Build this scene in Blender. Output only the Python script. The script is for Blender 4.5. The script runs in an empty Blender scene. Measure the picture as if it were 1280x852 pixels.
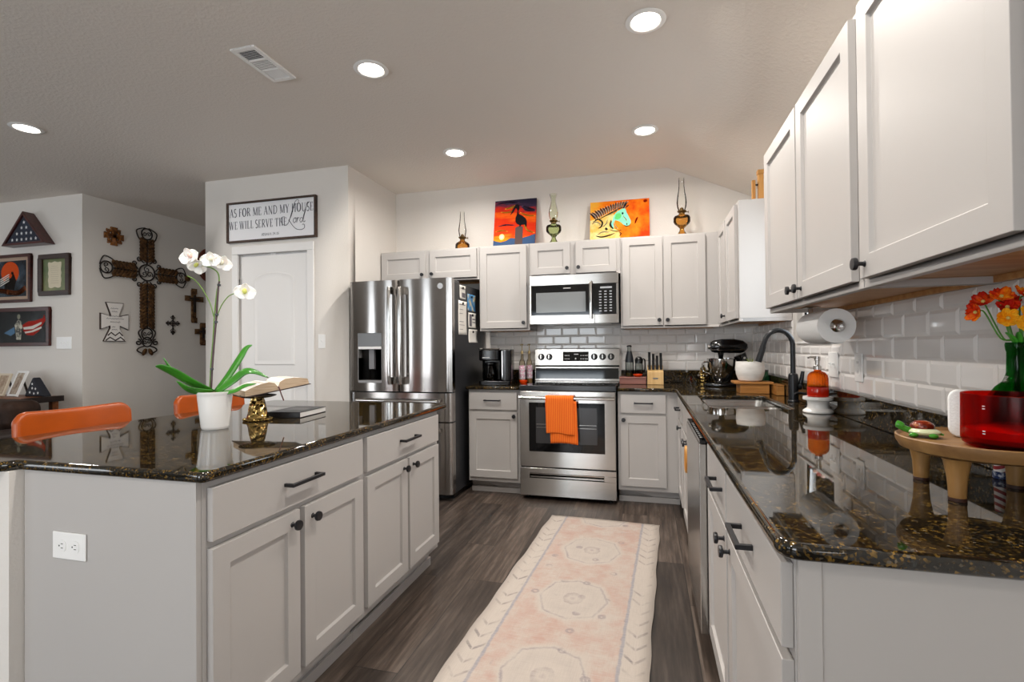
import bpy, bmesh, math, random
from mathutils import Vector, Matrix
random.seed(7)
PI = math.pi
SC = bpy.context.scene
COL = SC.collection
R = math.radians

# ------------------------------------------------------------------ camera
cam_d = bpy.data.cameras.new('camera')
cam = bpy.data.objects.new('camera', cam_d)
COL.objects.link(cam)
SC.camera = cam
cam_d.sensor_width = 36.0
cam_d.sensor_fit = 'HORIZONTAL'
cam_d.lens = 617.3056 / 1280 * 36.0
cam_d.clip_start = 0.02
cam_d.shift_x = -4.97 / 1280
cam_d.shift_y = 2.47 / 1280
_y, _p, _r = R(14.8278), R(0.5275), R(-0.5278)
_F0 = Vector((-math.sin(_y), math.cos(_y), 0))
_R0 = Vector((math.cos(_y), math.sin(_y), 0))
_U0 = Vector((0, 0, 1))
_F = _F0 * math.cos(_p) + _U0 * math.sin(_p)
_U1 = _U0 * math.cos(_p) - _F0 * math.sin(_p)
_R = _R0 * math.cos(_r) + _U1 * math.sin(_r)
_U = _U1 * math.cos(_r) - _R0 * math.sin(_r)
cam.matrix_world = Matrix(((_R.x, _U.x, -_F.x, 0), (_R.y, _U.y, -_F.y, 0), (_R.z, _U.z, -_F.z, 1.208), (0, 0, 0, 1)))

# ------------------------------------------------------------------ light and exposure
SC.view_settings.view_transform = 'Standard'
SC.view_settings.look = 'None'
SC.view_settings.gamma = 1.0
SC.view_settings.use_curve_mapping = False
SC.view_settings.exposure = 0.36
SC.cycles.max_bounces = 10
SC.cycles.diffuse_bounces = 5
SC.cycles.glossy_bounces = 6
SC.cycles.transmission_bounces = 8
SC.cycles.transparent_max_bounces = 12
SC.cycles.caustics_reflective = False
SC.cycles.caustics_refractive = False
SC.cycles.sample_clamp_indirect = 6.0
SC.cycles.use_denoising = True
world = bpy.data.worlds.new('sky')
SC.world = world
world.use_nodes = True
_bg = world.node_tree.nodes['Background']
_bg.inputs[0].default_value = (0.80, 0.88, 1.0, 1)
_bg.inputs[1].default_value = 2.0

WINDOW_POWER = 36.0
SINK_WINDOW_POWER = 6.0
CAN_POWER = 12.5

def area_light(name, loc, look, sx, sy, power, color=(1, 1, 1), spread=180):
    l = bpy.data.lights.new(name, 'AREA')
    l.shape = 'RECTANGLE'
    l.size, l.size_y = sx, sy
    l.energy = power
    l.color = color
    l.spread = R(spread)
    o = bpy.data.objects.new(name, l)
    COL.objects.link(o)
    o.location = loc
    o.rotation_euler = Vector(look).to_track_quat('-Z', 'Y').to_euler()
    return o

# daylight through the windows of the room
DAY = (1.0, 0.985, 0.965)
area_light('patio_daylight', (-1.9, -3.62, 1.15), (0, 1, 0.5), 1.7, 2.0, WINDOW_POWER * 1.5, DAY)
area_light('living_daylight', (-6.55, -3.62, 1.3), (0, 1, 0.3), .66, 2.1, WINDOW_POWER * .6, DAY)
area_light('living_daylight', (-4.85, -3.62, 1.3), (0, 1, 0.3), .66, 2.1, WINDOW_POWER * .6, DAY)
area_light('side_daylight', (-9.12, 0.2, 1.45), (1, 0, 0.5), 2.2, 1.4, WINDOW_POWER * .6, DAY)
area_light('added_dining_daylight', (0.98, -1.6, 1.45), (-1, 0, 0.5), 1.5, 1.3, WINDOW_POWER * 0.8, DAY)  # lights the room through the added, unseen right-hand window
area_light('sink_daylight', (1.02, 2.95, 1.62), (-1, 0, -0.15), 0.5, 0.75, SINK_WINDOW_POWER, DAY)

# ------------------------------------------------------------------ materials
def lin(h):
    h = h.lstrip('#')
    o = []
    for i in (0, 2, 4):
        c = int(h[i:i + 2], 16) / 255
        o.append(c / 12.92 if c <= 0.04045 else ((c + 0.055) / 1.055) ** 2.4)
    return (*o, 1)

class NT:
    def __init__(s, name):
        s.m = bpy.data.materials.new(name)
        s.m.use_nodes = True
        s.t = s.m.node_tree
        s.p = s.t.nodes['Principled BSDF']
        s.out = s.t.nodes['Material Output']
    def n(s, kind, **kw):
        nd = s.t.nodes.new(kind)
        for k, v in kw.items():
            if k.startswith('i_'):
                nd.inputs[k[2:].replace('_', ' ')].default_value = v
            else:
                setattr(nd, k, v)
        return nd
    def l(s, a, b):
        s.t.links.new(a, b)
    def coord(s, scale=(1, 1, 1), rot=(0, 0, 0), kind='Object'):
        c = s.n('ShaderNodeTexCoord')
        mp = s.n('ShaderNodeMapping')
        mp.inputs['Scale'].default_value = scale
        mp.inputs['Rotation'].default_value = rot
        s.l(c.outputs[kind], mp.inputs['Vector'])
        return mp.outputs['Vector']
    def noise(s, vec, scale, detail=3, rough=0.55):
        nd = s.n('ShaderNodeTexNoise')
        nd.inputs['Scale'].default_value = scale
        nd.inputs['Detail'].default_value = detail
        nd.inputs['Roughness'].default_value = rough
        s.l(vec, nd.inputs['Vector'])
        return nd.outputs['Fac']
    def ramp(s, fac, stops, interp='LINEAR'):
        nd = s.n('ShaderNodeValToRGB')
        nd.color_ramp.interpolation = interp
        el = nd.color_ramp.elements
        while len(el) < len(stops):
            el.new(0.5)
        for e, (pos, c) in zip(el, stops):
            e.position = pos
            e.color = c if len(c) == 4 else (*c, 1)
        s.l(fac, nd.inputs['Fac'])
        return nd.outputs['Color']
    def mix(s, fac, a, b, mode='MIX'):
        nd = s.n('ShaderNodeMix', data_type='RGBA', blend_type=mode)
        for i, v in ((0, fac), (6, a), (7, b)):
            if hasattr(v, 'links'):
                s.l(v, nd.inputs[i])
            else:
                nd.inputs[i].default_value = v
        return nd.outputs[2]
    def math(s, op, a, b=0.0):
        nd = s.n('ShaderNodeMath', operation=op)
        for i, v in ((0, a), (1, b)):
            if hasattr(v, 'links'):
                s.l(v, nd.inputs[i])
            else:
                nd.inputs[i].default_value = v
        return nd.outputs[0]
    def bump(s, h, strength=0.2, dist=0.01):
        b = s.n('ShaderNodeBump')
        b.inputs['Strength'].default_value = strength
        b.inputs['Distance'].default_value = dist
        s.l(h, b.inputs['Height'])
        s.l(b.outputs['Normal'], s.p.inputs['Normal'])
    def set(s, **kw):
        for k, v in kw.items():
            s.p.inputs[k.replace('_', ' ')].default_value = v
        return s

MATS = {}
def plain(name, hexc, rough=0.5, metal=0.0, vary=0.0, **kw):
    t = NT(name)
    c = lin(hexc)
    t.set(Base_Color=c, Roughness=rough, Metallic=metal)
    if vary:
        f = t.noise(t.coord(), 9.0, 4)
        t.l(t.mix(f, tuple(x * (1 - vary) for x in c[:3]) + (1,), tuple(min(1, x * (1 + vary)) for x in c[:3]) + (1,)), t.p.inputs['Base Color'])
    for k, v in kw.items():
        t.p.inputs[k.replace('_', ' ')].default_value = v
    MATS[name] = t.m
    return t.m

def glassy(name, hexc, rough=0.0, ior=1.45, alpha_mix=0.0):
    t = NT(name)
    t.set(Base_Color=lin(hexc), Roughness=rough, IOR=ior)
    t.p.inputs['Transmission Weight'].default_value = 1.0
    if alpha_mix:
        tr = t.n('ShaderNodeBsdfTransparent')
        tr.inputs[0].default_value = lin(hexc)
        mx = t.n('ShaderNodeMixShader')
        mx.inputs[0].default_value = alpha_mix
        t.l(t.p.outputs[0], mx.inputs[1])
        t.l(tr.outputs[0], mx.inputs[2])
        t.l(mx.outputs[0], t.out.inputs['Surface'])
    MATS[name] = t.m
    return t.m

def thin_glass(name, hexc, gloss=0.12):
    t = NT(name)
    tr = t.n('ShaderNodeBsdfTransparent')
    tr.inputs[0].default_value = lin(hexc)
    gl = t.n('ShaderNodeBsdfGlossy')
    gl.inputs['Roughness'].default_value = 0.02
    fr = t.n('ShaderNodeLayerWeight')
    fr.inputs['Blend'].default_value = gloss
    mx = t.n('ShaderNodeMixShader')
    t.l(fr.outputs['Fresnel'], mx.inputs[0])
    t.l(tr.outputs[0], mx.inputs[1])
    t.l(gl.outputs[0], mx.inputs[2])
    t.l(mx.outputs[0], t.out.inputs['Surface'])
    MATS[name] = t.m
    return t.m

def textured_paint(name, hexc, scale, strength, rough=0.85, dist=0.004):
    t = NT(name)
    t.set(Base_Color=lin(hexc), Roughness=rough)
    v = t.coord()
    f = t.noise(v, scale, 2, 0.5)
    f2 = t.ramp(f, [(0.42, (0, 0, 0)), (0.62, (1, 1, 1))])
    t.bump(f2, strength, dist)
    MATS[name] = t.m
    return t.m

def granite(name):
    t = NT(name)
    v = t.coord()
    vo = t.n('ShaderNodeTexVoronoi')
    vo.inputs['Scale'].default_value = 230
    t.l(v, vo.inputs['Vector'])
    sp = t.n('ShaderNodeSeparateColor')
    t.l(vo.outputs['Color'], sp.inputs[0])
    base = t.ramp(sp.outputs[0], [(0.0, (0.006, 0.005, 0.0035)), (0.40, (0.012, 0.0085, 0.004)), (0.54, (0.034, 0.021, 0.006)),
                                  (0.68, (0.085, 0.048, 0.010)), (0.82, (0.20, 0.115, 0.022)), (0.91, (0.02, 0.02, 0.018)), (0.975, (0.15, 0.12, 0.08))], 'CONSTANT')
    n = t.noise(v, 26, 3, 0.6)
    msk = t.ramp(n, [(0.38, (0.08, 0.08, 0.08)), (0.62, (1, 1, 1))])
    col = t.mix(msk, (0.006, 0.006, 0.005, 1), base)
    t.l(col, t.p.inputs['Base Color'])
    t.set(Roughness=0.03, IOR=1.55)
    MATS[name] = t.m
    return t.m

def steel(name, hexc='B9B6B2', rough=0.2, axis='x', streak=0.5):
    t = NT(name)
    sc = {'x': (2, 300, 300), 'z': (300, 300, 2), 'y': (300, 2, 300)}[axis]
    f = t.noise(t.coord(sc), 1.0, 3)
    c = lin(hexc)
    t.l(t.mix(f, tuple(x * 0.88 for x in c[:3]) + (1,), tuple(min(1, x * 1.1) for x in c[:3]) + (1,)), t.p.inputs['Base Color'])
    t.set(Metallic=1.0, Roughness=rough)
    t.bump(f, 0.03 * streak, 0.002)
    tg = t.n('ShaderNodeCombineXYZ')
    tg.inputs[2].default_value = 1.0
    t.l(tg.outputs[0], t.p.inputs['Tangent'])
    t.p.inputs['Anisotropic'].default_value = 1.0
    MATS[name] = t.m
    return t.m

def wood(name, c0, c1, axis='x', rough=0.45, scale=1.0):
    t = NT(name)
    s = {'x': (1.5, 22, 22), 'y': (22, 1.5, 22), 'z': (22, 22, 1.5)}[axis]
    f = t.noise(t.coord(tuple(a * scale for a in s)), 1.6, 5, 0.6)
    t.l(t.ramp(f, [(0.3, lin(c0)), (0.7, lin(c1))]), t.p.inputs['Base Color'])
    t.set(Roughness=rough)
    t.bump(f, 0.12, 0.002)
    MATS[name] = t.m
    return t.m

def floor_planks(name):
    t = NT(name)
    v = t.coord((1, 1, 1), (0, 0, PI / 2))
    br = t.n('ShaderNodeTexBrick')
    br.offset = 0.37
    br.inputs['Color1'].default_value = (0, 0, 0, 1)
    br.inputs['Color2'].default_value = (1, 1, 1, 1)
    br.inputs['Mortar'].default_value = (0.5, 0.5, 0.5, 1)
    br.inputs['Scale'].default_value = 1.0
    br.inputs['Mortar Size'].default_value = 0.0016
    br.inputs['Bias'].default_value = 0.0
    br.inputs['Brick Width'].default_value = 1.22
    br.inputs['Row Height'].default_value = 0.182
    t.l(v, br.inputs['Vector'])
    # grain along the plank, shifted per plank
    cmb = t.n('ShaderNodeCombineXYZ')
    sepc = t.n('ShaderNodeSeparateColor')
    t.l(br.outputs['Color'], sepc.inputs[0])
    t.l(t.math('MULTIPLY', sepc.outputs[0], 17.0), cmb.inputs[0])
    t.l(t.math('MULTIPLY', sepc.outputs[0], 31.0), cmb.inputs[2])
    va = t.n('ShaderNodeVectorMath', operation='ADD')
    t.l(v, va.inputs[0])
    t.l(cmb.outputs[0], va.inputs[1])
    mp = t.n('ShaderNodeMapping')
    mp.inputs['Scale'].default_value = (1.3, 17, 17)
    t.l(va.outputs[0], mp.inputs['Vector'])
    g = t.noise(mp.outputs[0], 2.2, 6, 0.68)
    g2 = t.noise(mp.outputs[0], 0.55, 3, 0.5)
    c = t.ramp(g, [(0.28, lin('312A27')), (0.5, lin('50463F')), (0.72, lin('71665E'))])
    tone = t.ramp(sepc.outputs[0], [(0.0, (0.42, 0.40, 0.39)), (1.0, (1.12, 1.08, 1.04))])
    c = t.mix(1.0, c, tone, 'MULTIPLY')
    tone2 = t.ramp(g2, [(0.35, (0.72, 0.70, 0.69)), (0.65, (1.12, 1.12, 1.12))])
    c = t.mix(1.0, c, tone2, 'MULTIPLY')
    c = t.mix(br.outputs['Fac'], c, (0.010, 0.009, 0.008, 1))
    t.l(c, t.p.inputs['Base Color'])
    t.set(Roughness=0.42)
    t.bump(g, 0.12, 0.002)
    MATS[name] = t.m
    return t.m

M_WALL = textured_paint('wall_paint', 'DFDAD4', 90, 0.10)
M_CEIL = textured_paint('ceiling_texture', 'E8E0D7', 55, 0.22, 0.9, 0.004)
M_TRIM = plain('white_trim', 'EDEBE9', 0.4)
M_FLOOR = floor_planks('vinyl_planks')
M_CAB = plain('cabinet_paint', 'B7B3B0', 0.45, Specular_IOR_Level=.28)
M_CABIN = wood('cabinet_birch', 'A9733E', 'C99A62', 'y', 0.5)
M_BLACK = plain('black_hardware', '15151A', 0.38)
M_BLKPL = plain('black_plastic', '0C0C0E', 0.22)
M_BLKGLS = plain('black_glass', '08090B', 0.05)
M_GRAN = granite('dark_granite')
M_STEEL = steel('brushed_steel', 'B9B6B2', 0.2, 'x', 0.2)
M_STEELV = steel('brushed_steel_upright', 'A8A5A2', 0.16, 'z')
M_CHROME = plain('polished_steel', 'C9C7C4', 0.1, 1.0)
M_FSIDE = plain('fridge_side', '2B2C2F', 0.42)
M_TILE = plain('white_tile', 'E9E5E2', 0.08)
M_GROUT = plain('grout', 'DDD9D5', 0.8)
M_WHITE = plain('white_plastic', 'F1F0EE', 0.3)
M_CERAM = plain('white_ceramic', 'EFEDEA', 0.22)
M_PAPER = plain('paper', 'F2EEE6', 0.8)
M_TOWELP = textured_paint('paper_towel', 'F4F3F1', 260, 0.15)
M_DARK = plain('dark_void', '0A0A0A', 0.7)
M_ORLEA = plain('orange_leather', 'A5480A', 0.3, 0, 0.25)
M_BRLEA = plain('brown_leather', '1F130E', 0.4, 0, 0.25)
M_WINGL = thin_glass('window_glass', 'F4F8FA', 0.1)

# ------------------------------------------------------------------ mesh helpers
class MB:
    def __init__(s):
        s.v, s.f, s.mi = [], [], []
    def add(s, verts, faces, m=0, mat=None):
        b = len(s.v)
        s.v += [tuple(mat @ Vector(p)) if mat else tuple(p) for p in verts]
        for f in faces:
            s.f.append([b + i for i in f])
            s.mi.append(m)
        return s
    def box(s, x0, x1, y0, y1, z0, z1, m=0, mat=None):
        v = [(x, y, z) for z in (z0, z1) for y in (y0, y1) for x in (x0, x1)]
        return s.add(v, [(0, 2, 3, 1), (4, 5, 7, 6), (0, 1, 5, 4), (1, 3, 7, 5), (3, 2, 6, 7), (2, 0, 4, 6)], m, mat)
    def prism(s, poly, a0, a1, plane='xz', m=0, mat=None):
        n = len(poly)
        def P(u, w, a):
            return {'xz': (u, a, w), 'xy': (u, w, a), 'yz': (a, u, w)}[plane]
        v = [P(u, w, a0) for u, w in poly] + [P(u, w, a1) for u, w in poly]
        fs = [tuple(range(n)), tuple(range(2 * n - 1, n - 1, -1))]
        fs += [(i, i + n, (i + 1) % n + n, (i + 1) % n) for i in range(n)]
        return s.add(v, fs, m, mat)
    def lathe(s, prof, c=(0, 0, 0), n=28, m=0, mat=None, sx=1, sy=1):
        v, f = [], []
        k = len(prof)
        for i in range(n):
            a = 2 * PI * i / n
            for r, z in prof:
                v.append((c[0] + r * math.cos(a) * sx, c[1] + r * math.sin(a) * sy, c[2] + z))
        for i in range(n):
            j = (i + 1) % n
            for q in range(k - 1):
                if prof[q][0] < 1e-6 and prof[q + 1][0] < 1e-6:
                    continue
                f.append((i * k + q, j * k + q, j * k + q + 1, i * k + q + 1))
        return s.add(v, f, m, mat)
    def cyl(s, p0, p1, r0, r1=None, n=20, m=0):
        p0, p1 = Vector(p0), Vector(p1)
        r1 = r0 if r1 is None else r1
        q = (p1 - p0).to_track_quat('Z', 'Y').to_matrix().to_4x4()
        h = (p1 - p0).length
        return s.lathe([(0, 0), (r0, 0), (r1, h), (0, h)], (0, 0, 0), n, m, Matrix.Translation(p0) @ q)
    def tube(s, pts, r, n=10, m=0, flat=1.0, caps=True, mat=None):
        pts = [Vector(p) for p in pts]
        k = len(pts)
        rr = r if isinstance(r, (list, tuple)) else [r] * k
        v, f = [], []
        up = None
        for i in range(k):
            t = (pts[min(i + 1, k - 1)] - pts[max(i - 1, 0)])
            t = t.normalized() if t.length > 1e-9 else Vector((0, 0, 1))
            if up is None:
                up = Vector((0, 0, 1)) if abs(t.z) < 0.9 else Vector((0, 1, 0))
            a = t.cross(up)
            a = a.normalized() if a.length > 1e-6 else t.orthogonal().normalized()
            b = a.cross(t).normalized()
            up = b
            for j in range(n):
                w = 2 * PI * j / n
                v.append(pts[i] + a * rr[i] * math.cos(w) + b * rr[i] * flat * math.sin(w))
        for i in range(k - 1):
            for j in range(n):
                jj = (j + 1) % n
                f.append((i * n + j, i * n + jj, (i + 1) * n + jj, (i + 1) * n + j))
        if caps:
            f.append(tuple(range(n - 1, -1, -1)))
            f.append(tuple((k - 1) * n + j for j in range(n)))
        return s.add(v, f, m, mat)
    def ell(s, c, rad, m=0, mat=None, nu=16, nv=10):
        prof = [(math.sin(PI * i / nv), -math.cos(PI * i / nv)) for i in range(nv + 1)]
        prof[0] = (0, -1); prof[-1] = (0, 1)
        mm = Matrix.Translation(Vector(c)) @ (mat or Matrix()) @ Matrix.Diagonal((*rad, 1))
        return s.lathe(prof, (0, 0, 0), nu, m, mm)
    def grid(s, fn, nu, nv, m=0, mat=None):
        v = [fn(i / nu, j / nv) for i in range(nu + 1) for j in range(nv + 1)]
        f = [(i * (nv + 1) + j, (i + 1) * (nv + 1) + j, (i + 1) * (nv + 1) + j + 1, i * (nv + 1) + j + 1)
             for i in range(nu) for j in range(nv)]
        return s.add(v, f, m, mat)
    def build(s, name, mats, parent=None, bevel=0.0, seg=2, loc=None, solid=0.0, angle=0.6, subd=0):
        me = bpy.data.meshes.new(name)
        me.from_pydata(s.v, [], s.f)
        for mt in (mats if isinstance(mats, (list, tuple)) else [mats]):
            me.materials.append(mt)
        me.polygons.foreach_set('material_index', s.mi)
        me.update()
        bm = bmesh.new()
        bm.from_mesh(me)
        bmesh.ops.remove_doubles(bm, verts=bm.verts, dist=1e-6)
        bmesh.ops.recalc_face_normals(bm, faces=bm.faces)
        for e in bm.edges:
            if len(e.link_faces) == 2:
                e.smooth = e.calc_face_angle(0) < angle
        for f in bm.faces:
            f.smooth = True
        bm.to_mesh(me)
        bm.free()
        return link(name, me, parent, bevel, seg, loc, solid, subd)

def link(name, me, parent=None, bevel=0.0, seg=2, loc=None, solid=0.0, subd=0):
    o = bpy.data.objects.new(name, me)
    COL.objects.link(o)
    if parent:
        o.parent = parent
    if loc:
        o.location = loc
    if solid:
        md = o.modifiers.new('thickness', 'SOLIDIFY')
        md.thickness = solid
        md.offset = 0
    if subd:
        md = o.modifiers.new('smooth', 'SUBSURF')
        md.levels = md.render_levels = subd
    if bevel:
        md = o.modifiers.new('edge', 'BEVEL')
        md.width = bevel
        md.segments = seg
        md.limit_method = 'ANGLE'
        md.angle_limit = R(40)
        md.harden_normals = True
    return o

def tag(o, label=None, cat=None, group=None, kind=None):
    for k, v in (('label', label), ('category', cat), ('group', group), ('kind', kind)):
        if v:
            o[k] = v
    return o

def thing(name, label, cat, loc=(0, 0, 0), rz=0.0, group=None):
    o = bpy.data.objects.new(name, None)
    COL.objects.link(o)
    o.empty_display_size = 0.1
    o.location = loc
    o.rotation_euler = (0, 0, rz)
    return tag(o, label, cat, group)

def struct(name, mb, m, parent=None, **kw):
    o = mb.build(name, m, parent, **kw)
    if parent is None:
        o['kind'] = 'structure'
    return o

def copy_tree(o, parent=None):
    c = o.copy()
    COL.objects.link(c)
    if parent:
        c.parent = parent
    for ch in list(o.children):
        copy_tree(ch, c)
    return c

def curve_mesh(name, outer, holes, z0, z1, bevel, mats, parent=None):
    """a flat slab with holes and a rounded edge"""
    cu = bpy.data.curves.new(name, 'CURVE')
    cu.dimensions = '2D'
    cu.fill_mode = 'BOTH'
    for loop in [outer] + holes:
        sp = cu.splines.new('POLY')
        sp.points.add(len(loop) - 1)
        for p, (x, y) in zip(sp.points, loop):
            p.co = (x, y, 0, 1)
        sp.use_cyclic_u = True
    cu.extrude = (z1 - z0) / 2 - bevel
    cu.bevel_depth = bevel
    cu.bevel_resolution = 3
    cu.offset = -bevel
    ob = bpy.data.objects.new(name + '_outline', cu)
    COL.objects.link(ob)
    dg = bpy.context.evaluated_depsgraph_get()
    me = bpy.data.meshes.new_from_object(ob.evaluated_get(dg))
    bpy.data.objects.remove(ob)
    me.name = name
    me.transform(Matrix.Translation((0, 0, (z0 + z1) / 2)))
    me.materials.clear()
    me.materials.append(mats)
    return link(name, me, parent)

def text_mesh(name, body, size, mat, parent, matrix, depth=0.0004, sx=1.0):
    cu = bpy.data.curves.new(name, 'FONT')
    cu.body = body
    cu.size = size
    cu.extrude = depth
    cu.align_x = 'CENTER'
    cu.align_y = 'CENTER'
    ob = bpy.data.objects.new(name + '_text', cu)
    COL.objects.link(ob)
    dg = bpy.context.evaluated_depsgraph_get()
    me = bpy.data.meshes.new_from_object(ob.evaluated_get(dg))
    bpy.data.objects.remove(ob)
    me.name = name
    me.transform(matrix @ Matrix.Diagonal((sx, 1, 1, 1)))
    me.materials.clear()
    me.materials.append(mat)
    return link(name, me, parent)

UPRIGHT = Matrix.Rotation(PI / 2, 4, 'X')          # lettering that stands up and faces -y

def catmull(pts, n=6):
    P = [Vector(p) for p in pts]
    P = [P[0] * 2 - P[1]] + P + [P[-1] * 2 - P[-2]]
    out = []
    for i in range(1, len(P) - 2):
        a, b, c, d = P[i - 1:i + 3]
        for k in range(n):
            t = k / n
            out.append(0.5 * ((2 * b) + (c - a) * t + (2 * a - 5 * b + 4 * c - d) * t * t + (3 * b - a - 3 * c + d) * t ** 3))
    out.append(P[-2])
    return out

def arc(cx, cz, r, a0, a1, n=14, rz=None):
    rz = r if rz is None else rz
    return [(cx + r * math.cos(R(a0 + (a1 - a0) * i / n)), cz + rz * math.sin(R(a0 + (a1 - a0) * i / n))) for i in range(n + 1)]

def rrect(x0, x1, y0, y1, r, n=5):
    p = []
    for cx, cy, a in ((x1 - r, y1 - r, 0), (x0 + r, y1 - r, 90), (x0 + r, y0 + r, 180), (x1 - r, y0 + r, 270)):
        p += arc(cx, cy, r, a, a + 90, n)
    return p

def stroke(mb, pts, w, y0=0.0, y1=0.001, m=0):
    """a flat painted line in the xz plane"""
    ws = w if isinstance(w, (list, tuple)) else [w] * len(pts)
    k = len(pts)
    L, Rr = [], []
    for i in range(k):
        a, b = pts[max(i - 1, 0)], pts[min(i + 1, k - 1)]
        dx, dz = b[0] - a[0], b[1] - a[1]
        d = math.hypot(dx, dz) or 1
        nx, nz = -dz / d * ws[i] / 2, dx / d * ws[i] / 2
        L.append((pts[i][0] + nx, pts[i][1] + nz))
        Rr.append((pts[i][0] - nx, pts[i][1] - nz))
    for i in range(k - 1):
        mb.prism([L[i], L[i + 1], Rr[i + 1], Rr[i]], y1, y0, 'xz', m)
    return mb

# ------------------------------------------------------------------ room shell
CZ = 2.765
def panel_boxes(mb, u0, u1, z0, z1, holes, put):
    us = sorted({u0, u1, *[h[0] for h in holes], *[h[1] for h in holes]})
    zs = sorted({z0, z1, *[h[2] for h in holes], *[h[3] for h in holes]})
    for a, b in zip(us, us[1:]):
        for c, d in zip(zs, zs[1:]):
            if any(h[0] <= a and b <= h[1] and h[2] <= c and d <= h[3] for h in holes):
                continue
            put(a, b, c, d)

def wall(name, axis, pos, thick, u0, u1, z0, z1, holes=()):
    mb = MB()
    if axis == 'y':
        panel_boxes(mb, u0, u1, z0, z1, holes, lambda a, b, c, d: mb.box(a, b, pos, pos + thick, c, d))
    else:
        panel_boxes(mb, u0, u1, z0, z1, holes, lambda a, b, c, d: mb.box(pos, pos + thick, a, b, c, d))
    return struct(name, mb, M_WALL)

struct('floor', MB().box(-9.2, 1.0, -3.7, 6.7, -0.1, 0.0), M_FLOOR)
struct('ceiling', MB().prism([(-9.2, CZ), (0.19, CZ), (1.0, CZ - 0.458 * 0.81), (1.0, 3.0), (-9.2, 3.0)], -3.7, 6.7), M_CEIL)
SINK_W = (2.68, 3.25, 1.215, 2.03)
ADDED_DIN_W = (-2.4, -0.8, 0.85, 2.1)  # unseen window, added for light from the right side
PATIO = (-2.8, -1.0, 0.0, 2.1)
LIV_W = (-6.9, -6.2, 0.25, 2.4)  # unseen window pair, shaped narrow and tall to band the refrigerator's reflection
LIV_W2 = (-5.2, -4.5, 0.25, 2.4)
SIDE_W = (-0.9, 1.3, 0.75, 2.15)
PD = (-3.556, -2.824, 0.0, 2.068)
wall('wall_back', 'y', 4.5, 0.1, -2.43, 0.86, 0, CZ)
wall('wall_right', 'x', 0.86, 0.1, -3.5, 4.6, 0, 2.455, [SINK_W, ADDED_DIN_W])
wall('wall_pantry', 'y', 3.67, 0.1, -3.93, -2.43, 0, CZ, [PD])
wall('wall_pantry_right', 'x', -2.53, 0.1, 3.77, 4.6, 0, CZ)
wall('wall_pantry_left', 'x', -3.93, 0.1, 3.77, 6.5, 0, CZ)
wall('wall_living', 'y', 3.6, 0.1, -9.0, -5.36, 0, CZ)
wall('wall_hall', 'x', -5.46, 0.1, 3.7, 6.5, 0, CZ)
wall('wall_hall_end', 'y', 6.5, 0.1, -5.46, -3.83, 0, CZ)
wall('wall_left', 'x', -9.1, 0.1, -3.5, 3.7, 0, CZ, [SIDE_W])
wall('wall_front', 'y', -3.6, 0.1, -9.1, 0.96, 0, CZ, [PATIO, LIV_W, LIV_W2])
# low wall behind the island cabinets
struct('wall_island', MB().box(-1.935, -1.779, 1.003, 2.60, 0, 0.8635), M_WALL)

def baseboard(name, x0, x1, y0, y1):
    return struct(name, MB().box(x0, x1, y0, y1, 0, 0.13), M_TRIM, bevel=0.004)
baseboard('baseboard_living', -9.0, -5.36, 3.585, 3.6)
baseboard('baseboard_hall', -5.36, -5.345, 3.7, 6.5)
baseboard('baseboard_pantry', -3.93, -3.63, 3.655, 3.67)
baseboard('baseboard_pantry_side', -2.755, -2.43, 3.655, 3.67)

def window(name, axis, pos, hole, inward, bars=1, sill=True):
    """frame, bars and pane set in a wall opening"""
    u0, u1, z0, z1 = hole
    def bx(mb, a, b, c, d, t0, t1):
        lo, hi = min(pos + t0 * inward, pos + t1 * inward), max(pos + t0 * inward, pos + t1 * inward)
        if axis == 'y':
            mb.box(a, b, lo, hi, c, d)
        else:
            mb.box(lo, hi, a, b, c, d)
    fr = MB()
    for a, b, c, d in ((u0, u0 + .045, z0, z1), (u1 - .045, u1, z0, z1), (u0 + .045, u1 - .045, z1 - .045, z1), (u0 + .045, u1 - .045, z0, z0 + .045)):
        bx(fr, a, b, c, d, -0.075, -0.03)
    for k in range(bars):
        zc = z0 + (z1 - z0) * (k + 1) / (bars + 1)
        bx(fr, u0 + .045, u1 - .045, zc - .02, zc + .02, -0.07, -0.035)
    root = struct(name, fr, M_TRIM, bevel=0.002)
    g = MB()
    bx(g, u0 + .04, u1 - .04, z0 + .04, z1 - .04, -0.056, -0.052)
    g.build('pane', M_WINGL, root)
    if sill:
        s = MB()
        bx(s, u0 - .0, u1 + .0, z0, z0 + .012, -0.03, 0.012)
        s.build('sill', M_TRIM, root, bevel=0.002)
    return root
window('window_1', 'x', 0.86, SINK_W, -1, 1)
window('added_window_2', 'x', 0.86, ADDED_DIN_W, -1, 1)
window('window_3', 'y', -3.5, LIV_W, 1, 1)
window('window_6', 'y', -3.5, LIV_W2, 1, 1)
window('window_4', 'x', -9.0, SIDE_W, 1, 1)
window('window_5', 'y', -3.5, PATIO, 1, 0, False)

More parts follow.
